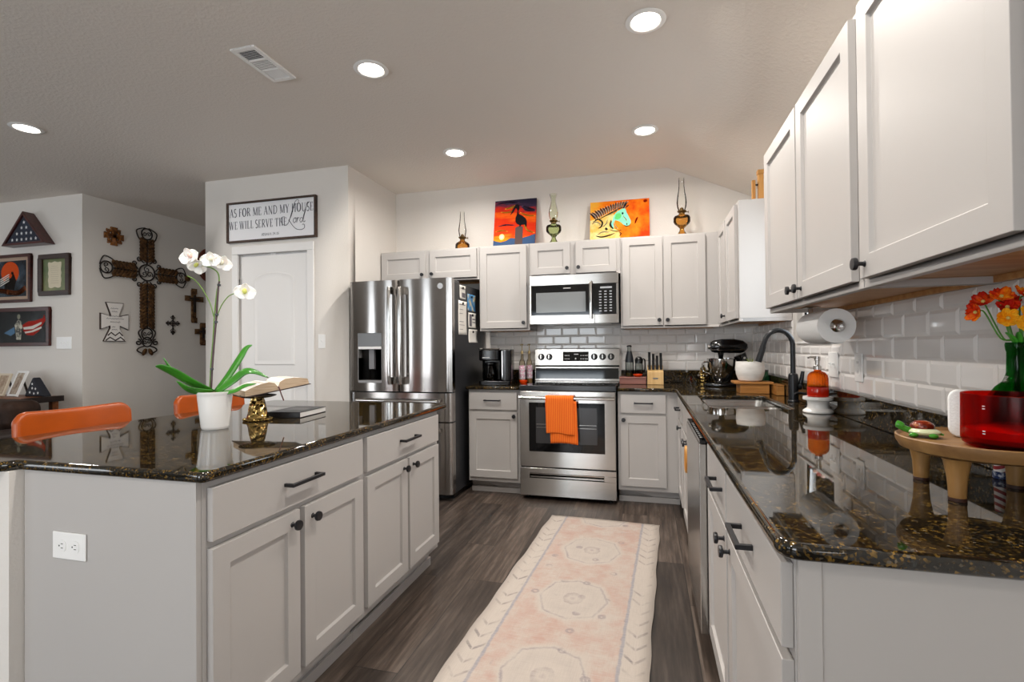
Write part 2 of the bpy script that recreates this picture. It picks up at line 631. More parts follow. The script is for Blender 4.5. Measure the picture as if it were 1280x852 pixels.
# pantry door: leaf with an arched panel, casing, hinges
cs = MB()
x0, x1, zt = PD[0], PD[1], PD[3]
cs.box(x0 - .062, x0 + .004, 3.650, 3.67, 0, zt - .002)
cs.box(x1 - .004, x1 + .062, 3.650, 3.67, 0, zt - .002)
cs.box(x0 - .062, x1 + .062, 3.650, 3.67, zt - .002, zt + .072)
d1 = struct('door_1', cs, M_TRIM, bevel=0.006)
LX0, LX1, LZ = x0 + .008, x1 - .008, zt - .014
leaf = MB().box(LX0, LX1, 3.684, 3.72, 0.01, LZ)
leaf.build('door_leaf', M_TRIM, d1, bevel=0.003)
cxm = (LX0 + LX1) / 2
def door_panel(z0, z1, arch):
    w = 0.215
    top = [(cxm + w * math.cos(R(a)), z1 - arch + arch * math.sin(R(a))) for a in range(0, 181, 12)] if arch else [(cxm + w, z1), (cxm - w, z1)]
    outer = [(cxm - w, z0), (cxm + w, z0)] + top
    def inset(k, zk):
        sx = (w - k) / w
        zc = (z0 + z1) / 2
        sz = ((z1 - z0) / 2 - k) / ((z1 - z0) / 2)
        return [(cxm + (u - cxm) * sx, zc + (v - zc) * sz) for u, v in outer]
    rings = [(outer, 3.6838), (inset(.012, 0), 3.677), (inset(.03, 0), 3.682), (inset(.05, 0), 3.678)]
    mb = MB()
    n = len(outer)
    V, F = [], []
    for ring, y in rings:
        V += [(u, y, v) for u, v in ring]
    for r_ in range(len(rings) - 1):
        for i in range(n):
            j = (i + 1) % n
            F.append((r_ * n + i, r_ * n + j, (r_ + 1) * n + j, (r_ + 1) * n + i))
    F.append(tuple((len(rings) - 1) * n + i for i in range(n)))
    mb.add(V, F)
    mb.build('panel_moulding', M_TRIM, d1)
door_panel(1.07, 1.90, 0.07)
door_panel(0.22, 0.93, 0)
for hz in (0.25, 1.05, 1.80):
    MB().box(LX0 - .007, LX0 + .006, 3.672, 3.684, hz - .045, hz + .045).build('hinge', M_CHROME, d1)
MB().ell((LX1 - .06, 3.65, 0.93), (.028, .028, .028)).cyl((LX1 - .06, 3.684, 0.93), (LX1 - .06, 3.66, 0.93), .012).build('door_knob', M_CHROME, d1)
MB().cyl((cxm - .02, 3.674, LZ + .004), (cxm + .02, 3.674, LZ + .004), .006).build('door_catch', M_TRIM, d1)

# ------------------------------------------------------------------ tiled backsplash
def tiles(name, place, u0, u1, zones, off=0.0):
    """bevelled tiles of one wall; zones: (u0,u1,z0,z1)"""
    mb = MB()
    TW, TH, G = 0.1545, 0.0775, 0.0012
    for (a0, a1, z0, z1) in zones:
        r0 = int((z0 - 1.0) / TH + 1e-6) if z0 >= 1.0 else -int((1.0 - z0) / TH + 0.999)
        row = r0
        while 1.0 + row * TH < z1 - 0.004:
            b0, b1 = max(z0, 1.0 + row * TH), min(z1, 1.0 + (row + 1) * TH)
            sh = off + (TW / 2 if row % 2 else 0)
            k = math.floor((a0 - sh) / TW)
            while sh + k * TW < a1 - 0.004:
                c0, c1 = max(a0, sh + k * TW), min(a1, sh + (k + 1) * TW)
                if c1 - c0 > 0.012 and b1 - b0 > 0.012:
                    bw = min(0.011, (c1 - c0) / 3, (b1 - b0) / 3)
                    P = [(c0 + G, b0 + G, 0), (c1 - G, b0 + G, 0), (c1 - G, b1 - G, 0), (c0 + G, b1 - G, 0)]
                    P += [(u, z, .002) for u, z, _ in P[:4]]
                    P += [(c0 + bw, b0 + bw, .0062), (c1 - bw, b0 + bw, .0062), (c1 - bw, b1 - bw, .0062), (c0 + bw, b1 - bw, .0062)]
                    F = [(8, 9, 10, 11)]
                    for q in (0, 4):
                        F += [(q + i, q + (i + 1) % 4, q + 4 + (i + 1) % 4, q + 4 + i) for i in range(4)]
                    mb.add([place(*p) for p in P], F, 0)
                k += 1
            row += 1
        q = [place(a0, z0, -.001), place(a1, z0, -.001), place(a1, z1, -.001), place(a0, z1, -.001)]
        q2 = [place(a0, z0, .0008), place(a1, z0, .0008), place(a1, z1, .0008), place(a0, z1, .0008)]
        mb.add(q + q2, [(0, 1, 2, 3), (4, 5, 6, 7), (0, 1, 5, 4), (1, 2, 6, 5), (2, 3, 7, 6), (3, 0, 4, 7)], 1)
    o = mb.build(name, [M_TILE, M_GROUT], angle=0.15)
    o['kind'] = 'structure'
    return o
tiles('trim_1', lambda u, z, h: (u, 4.4985 - h, z), -1.45, 0.85,
      [(-1.45, -0.995, 1.0, 1.36), (-0.995, -0.222, 0.92, 1.40), (-0.222, 0.851, 1.0, 1.36)], 0.02)
tiles('trim_2', lambda u, z, h: (0.8585 - h, u, z), 0.9, 4.49,
      [(0.90, 2.56, 1.0, 1.358), (2.56, 3.32, 1.0, 1.205), (3.32, 4.488, 1.0, 1.36)], 0.05)

# ------------------------------------------------------------------ cabinets
def shaker(mb, x0, x1, z0, z1, rail=0.058, t=0.02):
    k = rail
    s = 0.004
    O = [(x0, z0), (x1, z0), (x1, z1), (x0, z1)]
    I = [(x0 + k, z0 + k), (x1 - k, z0 + k), (x1 - k, z1 - k), (x0 + k, z1 - k)]
    J = [(x0 + k + s, z0 + k + s), (x1 - k - s, z0 + k + s), (x1 - k - s, z1 - k - s), (x0 + k + s, z1 - k - s)]
    V = [(u, 0, w) for u, w in O] + [(u, -t, w) for u, w in O] + [(u, -t, w) for u, w in I] + [(u, -t + .0105, w) for u, w in J]
    F = [(0, 3, 2, 1), (12, 13, 14, 15)]
    for q in (0, 4, 8):
        F += [(q + i, q + (i + 1) % 4, q + 4 + (i + 1) % 4, q + 4 + i) for i in range(4)]
    return mb.add(V, F)

def knob(parent, x, z):
    m = Matrix.Translation((x, -0.02, z)) @ Matrix.Rotation(PI / 2, 4, 'X')
    return MB().lathe([(0, 0), (.009, 0), (.0055, .004), (.0055, .016), (.0155, .019), (.0165, .023), (.0150, .029), (.0, .030)], n=20, mat=m).build('knob', M_BLACK, parent)

def pull(parent, x0, x1, z):
    mb = MB().box(x0, x1, -.056, -.045, z - .0055, z + .0055)
    mb.box(x0, x0 + .011, -.046, -.02, z - .0055, z + .0055).box(x1 - .011, x1, -.046, -.02, z - .0055, z + .0055)
    return mb.build('handle', M_BLACK, parent, bevel=0.0012)

def cabinet(name, label, loc, rz, x0, x1, z0, z1, depth, fronts, group=None, toe=0.0, under=None, sides=None):
    root = thing(name, label, 'cabinet', loc, rz, group)
    mb = MB()
    if under:   # wall unit: rails hang lower than the wooden bottom panel
        up = z0 + 0.022
        mb.box(x0, x1, 0, depth, up, z1)
        mb.box(x0, x1, 0, .02, z0, up)
        mb.box(x0, x0 + .016, .02, depth, z0, up)
        mb.box(x1 - .016, x1, .02, depth, z0, up)
    elif toe:
        zt = 0.105
        mb.box(x0, x1, 0, depth, zt, z1)
        mb.box(x0, x1, toe, depth, 0, zt)
        mb.box(x0, x1, toe - .012, toe, 0, 0.045)
    else:
        mb.box(x0, x1, 0, depth, z0, z1)
    mb.build('body', M_CAB, root, bevel=0.0015)
    if under:
        MB().box(x0 + .017, x1 - .017, .021, depth - .001, z0 + .018, z0 + .0219).build('bottom_panel', M_CABIN, root)['label'] = 'bare birch underside'
        MB().box(x0 + .017, x1 - .017, depth - .02, depth - .002, z0 + .002, z0 + .0179).build('hanging_rail', M_CABIN, root)
    for f in fronts:
        if f[0] == 'door':
            _, a, b, c, d, kx, kz = f
            mb = shaker(MB(), a, b, c, d)
            o = mb.build('door', M_CAB, root, bevel=0.0015)
            if kx is not None:
                knob(o, kx, kz)
        else:
            _, a, b, c, d, hx, hw = f
            o = MB().box(a, b, -.02, 0, c, d).build('drawer_front', M_CAB, root, bevel=0.0025)
            if hw:
                pull(o, hx - hw / 2, hx + hw / 2, (c + d) / 2 + .006)
    return root

ZC = 0.8635
DT, DB, DRB, DRT = 0.680, 0.142, 0.699, 0.843
# island (faces the aisle, +X); local x runs along +Y
IL = (-1.138, 0, 0)
cabinet('base_cabinet', 'island base cabinet nearest the camera, with wide drawer above two doors', IL, PI / 2, 1.048, 1.797, 0, ZC, .60,
        [('drawer', 1.063, 1.782, DRB, DRT, 1.41, .16), ('door', 1.063, 1.405, DB, DT, 1.368, .640), ('door', 1.428, 1.782, DB, DT, 1.468, .637)], toe=.055)
cabinet('base_cabinet', 'island base cabinet at the refrigerator end, with drawer above two doors', IL, PI / 2, 1.798, 2.555, 0, ZC, .60,
        [('drawer', 1.814, 2.532, DRB, DRT, 2.17, .16), ('door', 1.814, 2.168, DB, DT, 2.130, .640), ('door', 2.188, 2.532, DB, DT, 2.226, .640)], toe=.055)
ep = thing('end_panel', 'flat grey panel closing the near end of the island, holding an outlet', 'panel', (-1.44, 1.042, 0))
MB().box(-.299, .302, -.007, .005, 0, ZC).build('panel_board', M_CAB, ep, bevel=0.001)
MB().box(.284, .302, -.011, -.007, 0, ZC).build('corner_strip', M_CAB, ep, bevel=0.001)
MB().box(-.337, -.300, -.004, .03, 0, ZC).build('filler_strip', M_CAB, ep, bevel=0.002)

# back run (faces -Y)
BK = (0, 3.896, 0)
cabinet('base_cabinet', 'grey base cabinet between refrigerator and stove, one drawer above one door', BK, 0, -1.445, -0.998, 0, ZC, .60,
        [('drawer', -1.4336, -1.0235, DRB, DRT, -1.23, .14), ('door', -1.4336, -1.0235, DB, DT, -1.045, .650)], toe=.08)
cabinet('base_cabinet', 'grey base cabinet just right of the stove, one drawer above one door', BK, 0, -0.222, 0.2325, 0, ZC, .60,
        [('drawer', -.2021, .1345, DRB, DRT, -.03, .14), ('door', -.2021, .1345, DB, DT, -.178, .648)], toe=.08)

# sink run (faces -X); local x = -Y
RR = (0.2335, 0, 0)
cabinet('base_cabinet', 'nearest base cabinet of the sink run, with long drawer and door beside white end panel', RR, -PI / 2, -1.515, -0.915, 0, ZC, .615,
        [('drawer', -1.520 + .008, -0.922, DRB, DRT, -1.214, .14), ('door', -1.500, -0.922, DB, DT, -1.462, .642)], toe=.08)
cabinet('base_cabinet', 'narrow base cabinet of the sink run between dishwasher and nearest drawer cabinet', RR, -PI / 2, -1.985, -1.516, 0, ZC, .615,
        [('drawer', -1.968, -1.534, DRB, DRT, -1.655, .14), ('door', -1.968, -1.530, DB, DT, -1.562, .642)], toe=.08)
sb = cabinet('sink_cabinet', 'sink base cabinet with two doors under the sink, beyond the dishwasher', RR, -PI / 2, -3.400, -2.602, 0, .690, .615,
        [('door', -3.290, -2.962, DB, DT, -2.990, .660), ('door', -2.946, -2.618, DB, DT, -2.915, .660)], toe=.08)
MB().box(-3.400, -2.602, 0, .02, .6905, ZC).box(-3.400, -3.382, .02, .615, .6905, ZC).box(-2.620, -2.602, .02, .615, .6905, ZC).build('apron', M_CAB, sb)
MB().box(-3.290, -2.618, -.02, 0, DRB, DRT).build('false_front', M_CAB, sb, bevel=0.0025)
cabinet('base_cabinet', 'corner base cabinet of the sink run, drawer and door beside the stove run', RR, -PI / 2, -3.872, -3.402, 0, ZC, .615,
        [('drawer', -3.80, -3.43, DRB, DRT, -3.56, .14), ('door', -3.80, -3.43, DB, DT, -3.455, .664)], toe=.08)
ep = thing('end_panel', 'flat panel closing the near end of the sink run, at the photo lower right', 'panel', (.54, .905, 0))
MB().box(-.305, .318, -.006, .008, 0, ZC).build('panel_board', M_CAB, ep, bevel=0.001)
MB().box(-.3065, -.272, -.0105, -.006, 0, ZC).build('corner_strip', M_CAB, ep, bevel=0.001)

# wall units, back wall
UB = (0, 4.198, 0)
UZ0, UZ1 = 1.357, 2.115
UD0, UD1 = 1.379, 2.100
cabinet('wall_cabinet', 'short two-door wall cabinet above the refrigerator', UB, 0, -2.426, -1.445, 1.824, UZ1, .30,
        [('door', -2.412, -1.964, 1.846, UD1, -1.991, 1.885), ('door', -1.921, -1.465, 1.846, UD1, -1.894, 1.887)], under=1)
cabinet('wall_cabinet', 'tall single-door wall cabinet left of the microwave', UB, 0, -1.444, -0.985, UZ0, UZ1, .30,
        [('door', -1.431, -1.007, UD0, UD1, -1.033, 1.425)], under=1)
cabinet('wall_cabinet', 'short two-door wall cabinet above the microwave', UB, 0, -0.984, -0.206, 1.818, UZ1, .30,
        [('door', -.964, -.624, 1.835, UD1, -.648, 1.880), ('door', -.575, -.237, 1.835, UD1, -.551, 1.882)], under=1)
cabinet('wall_cabinet', 'tall two-door wall cabinet right of the microwave', UB, 0, -0.205, 0.560, UZ0, UZ1, .30,
        [('door', -.190, .131, UD0, UD1, .101, 1.421), ('door', .141, .459, UD0, UD1, .166, 1.420)], under=1)
# wall units, right wall
UR = (0.563, 0, 0)
cabinet('wall_cabinet', 'corner wall cabinet on the window wall showing its white side panel', UR, -PI / 2, -4.190, -3.330, UZ0, UZ1, .294,
        [('door', -4.119, -3.775, UD0, UD1, -3.80, 1.42), ('door', -3.735, -3.370, UD0, UD1, None, 0)], under=1)
cabinet('wall_cabinet', 'two-door wall cabinet above the paper towel roll', UR, -PI / 2, -2.552, -1.512, UZ0, UZ1, .294,
        [('door', -2.545, -2.050, UD0, UD1, -2.084, 1.415), ('door', -2.035, -1.540, UD0, UD1, -1.995, 1.413)], under=1)
cabinet('wall_cabinet', 'nearest wall cabinet with one broad door, above the flowers', UR, -PI / 2, -1.511, -0.885, UZ0, UZ1, .294,
        [('door', -1.485, -0.922, UD0, UD1, -1.453, 1.415)], under=1)

# ------------------------------------------------------------------ worktops
ZT = 0.892
BZ = ZT - .028
isl = thing('island_countertop', 'polished dark granite countertop on the island', 'countertop', (-1.7, 1.8, ZT))
def off(loop, dx, dy):
    return [(x - dx, y - dy) for x, y in loop]
o_ = [(-2.275, .93), (-1.83, .93)] + [(-1.797, .985), (-1.785, 1.022)] + arc(-1.125, 1.042, .02, -90, 0, 5) + arc(-1.125, 2.61, .02, 0, 90, 5) + arc(-2.255, 2.61, .02, 90, 180, 5)
curve_mesh('slab', off(o_, -1.7, 1.8), [], BZ - ZT, 0, .010, M_GRAN, isl)
lc = thing('stove_side_countertop', 'short dark granite countertop under the coffee maker', 'countertop', (-1.225, 4.17, ZT))
curve_mesh('slab', off([(-1.456, 3.85), (-0.996, 3.85), (-0.996, 4.496), (-1.456, 4.496)], -1.225, 4.17), [], BZ - ZT, 0, .010, M_GRAN, lc)
def upstand(label, loc, *b):
    t = thing('granite_upstand', label, 'backsplash strip', loc)
    MB().box(*b).build('strip', M_GRAN, t, bevel=.003)
upstand('low dark granite strip against the tiles behind the coffee maker', (-1.225, 4.482, ZT + .0004), -.231, .229, -.009, .010, 0, .108)
mc = thing('sink_countertop', 'L-shaped polished dark granite countertop holding the sink', 'countertop', (.5, 2.7, ZT))
SK = (0.315, 0.700, 2.685, 3.375)
o_ = [(-.223, 3.85), (.145, 3.85), (.20, 3.79)] + arc(.235, .907, .035, 180, 270, 6) + [(.852, .872), (.852, 4.496), (-.223, 4.496)]
curve_mesh('slab', off(o_, .5, 2.7), [off(rrect(*SK, .05), .5, 2.7)], BZ - ZT, 0, .010, M_GRAN, mc)
upstand('low dark granite strip against the tiles behind the knife block', (.31, 4.482, ZT + .0004), -.532, .541, -.009, .010, 0, .108)
upstand('long low dark granite strip along the window wall behind the faucet', (.8405, 2.7, ZT + .0004), -.010, .010, -1.80, 1.7725, 0, .108)

# ------------------------------------------------------------------ range
rg = thing('stove', 'stainless steel electric range with black glass top, orange towel on its handle', 'stove', (-.6105, 3.83, 0))
HW = .3785
MB().box(-HW + .004, HW - .004, .03, .645, .03, .885).build('body', M_BLKPL, rg, bevel=.002)
for sx in (-1, 1):
    for fy in (.08, .58):
        MB().cyl((sx * .33, fy, 0), (sx * .33, fy, .031), .018).build('foot', M_BLKPL, rg)
MB().box(-HW, HW, .012, .60, .8852, .906).build('glass_cooktop', M_BLKGLS, rg, bevel=.003)
MB().box(-HW - .002, HW + .002, .0, .0118, .866, .906).build('front_trim', M_BLKPL, rg, bevel=.003)
od = MB().box(-HW + .002, HW - .002, 0, .0295, .262, .862).build('oven_door', M_STEEL, rg, bevel=.006)
MB().box(-.302, .294, -.004, -.0003, .385, .772).build('door_glass', M_BLKGLS, od, bevel=.002)
M_OVENIN = plain('oven_interior', '3A3A3C', 0.15)
iw = MB().box(-.245, .235, -.0052, -.0042, .452, .735)
iw.build('inner_window', M_OVENIN, od)
rk = MB()
for zz in (.60, .575):
    rk.box(-.24, .23, -.0062, -.0054, zz, zz + .003)
rk.build('oven_rack', M_CHROME, od)
hb = MB().tube([(-.372, -.046, .812), (.372, -.046, .812)], .0125, 14)
for sx in (-1, 1):
    hb.box(sx * .352 - .012, sx * .352 + .012, -.046, .0, .802, .823)
hb.build('oven_handle', M_CHROME, od)
dr = MB()
dr.box(-HW + .002, HW - .002, 0, .0295, .035, .172).box(-HW + .002, HW - .002, 0, .0295, .214, .254)
dr.box(-HW + .002, -.302, 0, .0295, .172, .214).box(.284, HW - .002, 0, .0295, .172, .214).box(-.302, .284, .022, .0295, .172, .214)
dr.build('storage_drawer', M_STEEL, rg, bevel=.002)
MB().prism([(.0005, .211), (.020, .2135), (.020, .186), (.0005, .205)], -.30, .282, 'yz').build('drawer_grip', M_CHROME, rg)
bg = MB().prism([(.575, .9065), (.642, .9065), (.642, 1.195), (.600, 1.197), (.585, 1.19), (.572, 1.045), (.585, 1.03)], -HW, HW, 'yz')
b = bg.build('backguard', M_STEEL, rg, bevel=.002)
MB().prism([(.5695, .925), (.5745, .925), (.583, 1.018), (.578, 1.018)], -HW + .006, HW - .006, 'yz').build('glass_strip', M_BLKGLS, rg)
SL = math.atan2(.013, .145)
def on_panel(x, z, out=0.0):
    return Matrix.Translation((x, .572 + (z - 1.045) * .0897 - out, z)) @ Matrix.Rotation(-SL, 4, 'X')
for kx in (-.3185, -.2445, .1595, .2335, .3065):
    mm = on_panel(kx, 1.12) @ Matrix.Rotation(PI / 2, 4, 'X')
    k = MB().lathe([(0, 0), (.029, 0), (.029, .003), (.023, .006), (.0205, .024), (0, .025)], n=24, mat=mm).build('control_knob', M_BLKPL, rg)
    MB().box(-.0045, .0045, -.019, .019, .0245, .032, 0, mm).build('grip', M_STEEL, k)
dp = MB()
dp.box(-.1195, .1095, -.003, -.0004, -.042, .042, 0, on_panel(0, 1.123))
dp.build('display_panel', M_BLKGLS, rg)
lt = plain('panel_print', 'D8D8D6', 0.5)
bt = MB()
for ix, px in enumerate((-.098, -.083, -.066, .043, .062, .081, .096)):
    for iz in (-.022, .008):
        bt.box(px - .005, px + .005, -.0038, -.0031, iz - .003, iz + .004, 0, on_panel(0, 1.123))
bt.box(-.02, .02, -.0038, -.0031, .016, .024, 0, on_panel(0, 1.123)).box(-.012, .0, -.0038, -.0031, -.026, -.012, 0, on_panel(0, 1.123))
bt.build('button_print', lt, rg)
br_ = MB()
for (bx_, by_, r_) in ((-.19, .17, .105), (.19, .17, .085), (-.19, .43, .08), (.19, .43, .105)):
    for rr in (r_, r_ * .62):
        br_.lathe([(rr - .0015, .9063), (rr - .0015, .9066), (rr + .0015, .9066), (rr + .0015, .9063)], (bx_, by_, 0), 40)
br_.build('burner_rings', plain('burner_print', '4A4A4A', 0.3), rg)

# towel over the oven handle
M_TOWEL = NT('orange_towel')
_v = M_TOWEL.coord()
_w = M_TOWEL.n('ShaderNodeTexWave', wave_type='BANDS', bands_direction='X')
_w.inputs['Scale'].default_value = 32
_w.inputs['Distortion'].default_value = 0.4
M_TOWEL.l(_v, _w.inputs['Vector'])
M_TOWEL.l(M_TOWEL.ramp(_w.outputs['Fac'], [(0.0, lin('DE4A04')), (0.55, lin('F26206')), (1.0, lin('F9932E'))]), M_TOWEL.p.inputs['Base Color'])
M_TOWEL.set(Roughness=0.9)
M_TOWEL.bump(_w.outputs['Fac'], 0.5, 0.004)
M_TOWEL = M_TOWEL.m
tw = thing('dish_towel', 'ribbed bright orange dish towel draped over the oven handle', 'towel', (-.655, 3.784, .812))
def flap(x0, x1, zb, yf, skew, name, ph):
    def fn(u, v):
        # v: 0 bottom back .. 1 bottom front over the bar
        x = x0 + (x1 - x0) * u
        r = .0165 + (.004 if name == 'front_flap' else 0)
        Lf = -zb
        Lb = .10
        tot = Lb + PI * r + Lf
        s = v * tot
        if s < Lb:
            y, z = r, -Lb + s
        elif s < Lb + PI * r:
            a = (s - Lb) / r
            y, z = r * math.cos(a), r * math.sin(a)
        else:
            q = (s - Lb - PI * r) / Lf
            y, z = -r - .004 * math.sin(u * 9 + ph) * q - yf * q, -(s - Lb - PI * r)
            x += skew * q
            z += .006 * math.sin(u * 5 + ph) * q
        return (x, y, z)
    return MB().grid(fn, 20, 44).build(name, M_TOWEL, tw, solid=.004)
flap(-.112, .107, -.272, .0, .008, 'front_flap', 0.3)
MB().grid(lambda u, v: (-.085 + .215 * u + .012 * v, -.0085 - .002 * math.sin(u * 8), .0 - .328 * v + .006 * math.sin(u * 4) * v), 16, 20).build('under_flap', M_TOWEL, tw, solid=.003, loc=(0, -.005, -.02))

# ------------------------------------------------------------------ microwave
mw = thing('microwave', 'stainless over-the-range microwave with black window above the stove', 'microwave', (-.59, 4.10, 1.403))
W2 = .372
MB().box(-W2 + .002, W2 - .002, .022, .385, .004, .411).build('body', M_BLKPL, mw, bevel=.003)
MB().box(-W2, W2, 0, .0215, .326, .412).build('vent_band', M_STEEL, mw, bevel=.003)
df = MB()
df.box(-W2, .176, 0, .0215, .0, .072).box(-W2, -.357, 0, .0215, .072, .325)
d_ = df.build('door', M_STEEL, mw, bevel=.002)
MB().box(-.3565, .176, .003, .0215, .0725, .325).build('door_glass', M_BLKGLS, d_, bevel=.001)
M_MWIN = plain('screen_with_reflection', '7E8284', 0.10)  # greyish room reflection is put into the screen colour
MB().box(-.315, .105, .0018, .0029, .097, .265).build('window_screen', M_MWIN, d_)
cp = MB().box(.178, W2, 0, .0215, 0, .072).box(.355, W2, 0, .0215, .072, .325)
c_ = cp.build('control_side', M_STEEL, mw, bevel=.002)
MB().box(.178, .3545, .003, .0215, .0725, .325).build('keypad', M_BLKGLS, c_)
kp = MB()
for i in range(8):
    for j in range(3):
        kp.box(.215 + j * .042, .235 + j * .042, .0022, .0029, .095 + i * .023, .104 + i * .023)
kp.box(.225, .320, .0022, .0029, .285, .300)
kp.build('key_print', plain('key_print', '9A9EA2', 0.4), c_)
hb = MB().tube([(.150, -.034, .036), (.150, -.040, .10), (.150, -.042, .19), (.150, -.040, .28), (.150, -.034, .345)], .0125, 14)
hb.cyl((.150, .001, .055), (.150, -.034, .055), .009).cyl((.150, .001, .325), (.150, -.034, .325), .009)
hb.build('handle', M_CHROME, mw)
MB().box(-.082, -.020, .0022, .0029, .296, .301).build('brand_print', lt, mw)
MB().box(-.30, .30, .06, .33, .0, .0035).build('grease_filter', M_CHROME, mw)

# ------------------------------------------------------------------ refrigerator
M_FR = steel('fridge_steel', 'A8A4A1', 0.16, 'x', 0.15)
M_FRD = plain('fridge_recess', '8D8B8A', 0.35, 0.3)
fr = thing('refrigerator', 'stainless french door refrigerator with water dispenser and papers on its side', 'refrigerator', (-1.94, 3.62, 0))
MB().box(-.447, .450, .085, .835, .045, 1.745).build('body', M_FSIDE, fr, bevel=.006)
MB().box(-.43, .43, .10, .80, .0, .045).build('base', M_BLKPL, fr)
MB().box(-.43, .43, .09, .25, 1.7455, 1.768).build('hinge_cover', M_BLKPL, fr, bevel=.006)
def curved_front(x0, x1, z0, z1, cut=None, bow=.011, mat=M_FR, name='door'):
    """door whose face bows gently forward, with an optional square opening"""
    mb = MB()
    def Y(x):
        t = (x - (x0 + x1) / 2) / ((x1 - x0) / 2)
        e = .018 * max(0, (abs(t) - .90) / .10) ** 2
        return -bow * (1 - t * t) + e
    xs = [x0 + (x1 - x0) * i / 28 for i in range(29)]
    zs = [z0, z1]
    if cut:
        xs = sorted(xs + [cut[0], cut[1]])
        zs = [z0, cut[2], cut[3], z1]
    V, F = [], []
    nz = len(zs)
    for x in xs:
        for z in zs:
            V.append((x, Y(x), z))
    nb = len(V)
    for x in xs:
        for z in zs:
            V.append((x, .078, z))
    for i in range(len(xs) - 1):
        for j in range(nz - 1):
            a, b, c, d = i * nz + j, (i + 1) * nz + j, (i + 1) * nz + j + 1, i * nz + j + 1
            hole = cut and xs[i] >= cut[0] - 1e-9 and xs[i + 1] <= cut[1] + 1e-9 and j == 1
            if not hole:
                F.append((a, b, c, d))
            F.append((nb + a, nb + d, nb + c, nb + b))
    for i in range(len(xs) - 1):
        F.append((i * nz, nb + i * nz, nb + (i + 1) * nz, (i + 1) * nz))
        F.append((i * nz + nz - 1, (i + 1) * nz + nz - 1, nb + (i + 1) * nz + nz - 1, nb + i * nz + nz - 1))
    for j in range(nz - 1):
        F.append((j, j + 1, nb + j + 1, nb + j))
        e = (len(xs) - 1) * nz
        F.append((e + j, nb + e + j, nb + e + j + 1, e + j + 1))
    mb.add(V, F)
    return mb.build(name, mat, fr)
CUT = (-.372, -.148, .93, 1.338)
dl = curved_front(-.455, -.011, .862, 1.765, CUT)
dr_ = curved_front(-.005, .455, .862, 1.765)
d3 = curved_front(-.455, .455, .627, .852, None, .011, M_FR, 'drawer')
d4 = curved_front(-.455, .455, .055, .617, None, .011, M_FR, 'drawer')
ds = MB()
a0, a1, z0, z1 = CUT
ds.box(a0, a1, .050, .060, z0, z1).box(a0, a0 + .006, -.004, .05, z0, z1).box(a1 - .006, a1, -.004, .05, z0, z1)
ds.box(a0 + .006, a1 - .006, -.004, .05, z0, z0 + .02)
dsp = ds.build('dispenser_well', M_FRD, dl)
MB().box(a0 + .006, a1 - .006, -.007, .049, 1.228, z1).build('dispenser_panel', plain('dispenser_panel', '6B6B6B', 0.3, 0.6), dl, bevel=.002)
MB().box(a0 + .006, a1 - .006, -.007, .03, 1.205, 1.2275).build('dispenser_lamp_bar', plain('dispenser_bar', 'E4E4E2', 0.25), dl, bevel=.002)
MB().box(-.285, -.235, .02, .049, 1.04, 1.2045).build('paddle', plain('paddle_grey', '77767A', .4), dl, bevel=.004)
def fhandle(parent, x):
    pts = [(x, -.062, .925), (x, -.068, 1.0), (x, -.070, 1.32), (x, -.068, 1.63), (x, -.062, 1.70)]
    mb = MB().tube(catmull(pts, 5), .0155, 14, flat=.75)
    for z in (.95, 1.675):
        mb.box(x - .013, x + .013, -.06, .0, z - .03, z + .03)
    return mb.build('handle', M_CHROME, parent, bevel=.002)
fhandle(dl, -.052)
fhandle(dr_, .042)
for p_, z in ((d3, .79), (d4, .555)):
    mb = MB().tube([(-.36, -.052, z), (.36, -.052, z)], .014, 14)
    for sx in (-1, 1):
        mb.box(sx * .335 - .025, sx * .335 + .025, -.052, .0, z - .012, z + .012)
    mb.build('handle', M_CHROME, p_, bevel=.002)
MB().cyl((.368, -.0005, 1.70), (.368, -.0085, 1.70), .023, n=28).build('badge', plain('badge_silver', 'DADADC', 0.25, 0.6), dr_)
MB().tube([(.368 + .016 * math.cos(a), -.0088, 1.70 + .016 * math.sin(a)) for a in [2 * PI * i / 24 for i in range(25)]], .0012, 6, caps=False).tube(catmull([(.358, -.0088, 1.703), (.363, -.0088, 1.708), (.365, -.0088, 1.700), (.361, -.0088, 1.693), (.368, -.0088, 1.697), (.373, -.0088, 1.707), (.370, -.0088, 1.700), (.378, -.0088, 1.694)], 5), .0011, 6).build('badge_emblem', plain('badge_print', '77777A', .4), dr_)
MB().cyl((.40, .72, .0), (.40, .72, .045), .02).cyl((-.40, .72, .0), (-.40, .72, .045), .02).build('roller', M_BLKPL, fr)

# papers held on the refrigerator side (x = -1.49)
def side_paper(name, label, cat, y0, y1, z0, z1, mat, marks=None, curl=.004):
    t = thing(name, label, cat, (-1.4895, (y0 + y1) / 2, (z0 + z1) / 2))
    hw, hh = (y1 - y0) / 2, (z1 - z0) / 2
    MB().grid(lambda u, v: (.0012 + curl * (2 * v - 1) ** 2 * (.4 + .6 * u), -hw + 2 * hw * u, -hh + 2 * hh * v), 6, 10).build('sheet', mat, t, solid=.0008)
    if marks:
        mb = MB()
        for (a, b, c, d) in marks:
            mb.box(.0022 + curl * .6, .0030 + curl * .6, -hw + 2 * hw * a, -hw + 2 * hw * b, -hh + 2 * hh * c, -hh + 2 * hh * d)
        mb.build('print', plain(name + '_print', '6E6A70', .8), t)
    MB().cyl((.001, 0, hh - .02), (.012, 0, hh - .02), .011).build('magnet', M_BLKPL, t)
    return t
side_paper('paper_list', 'long white paper list with printed lines on the refrigerator side', 'paper', 3.785, 3.975, 1.32, 1.60, M_PAPER,
           [(.1, .8, .88, .90), (.1, .55, .74, .75), (.1, .5, .62, .63), (.1, .6, .38, .39), (.1, .7, .28, .29), (.1, .5, .15, .16)])
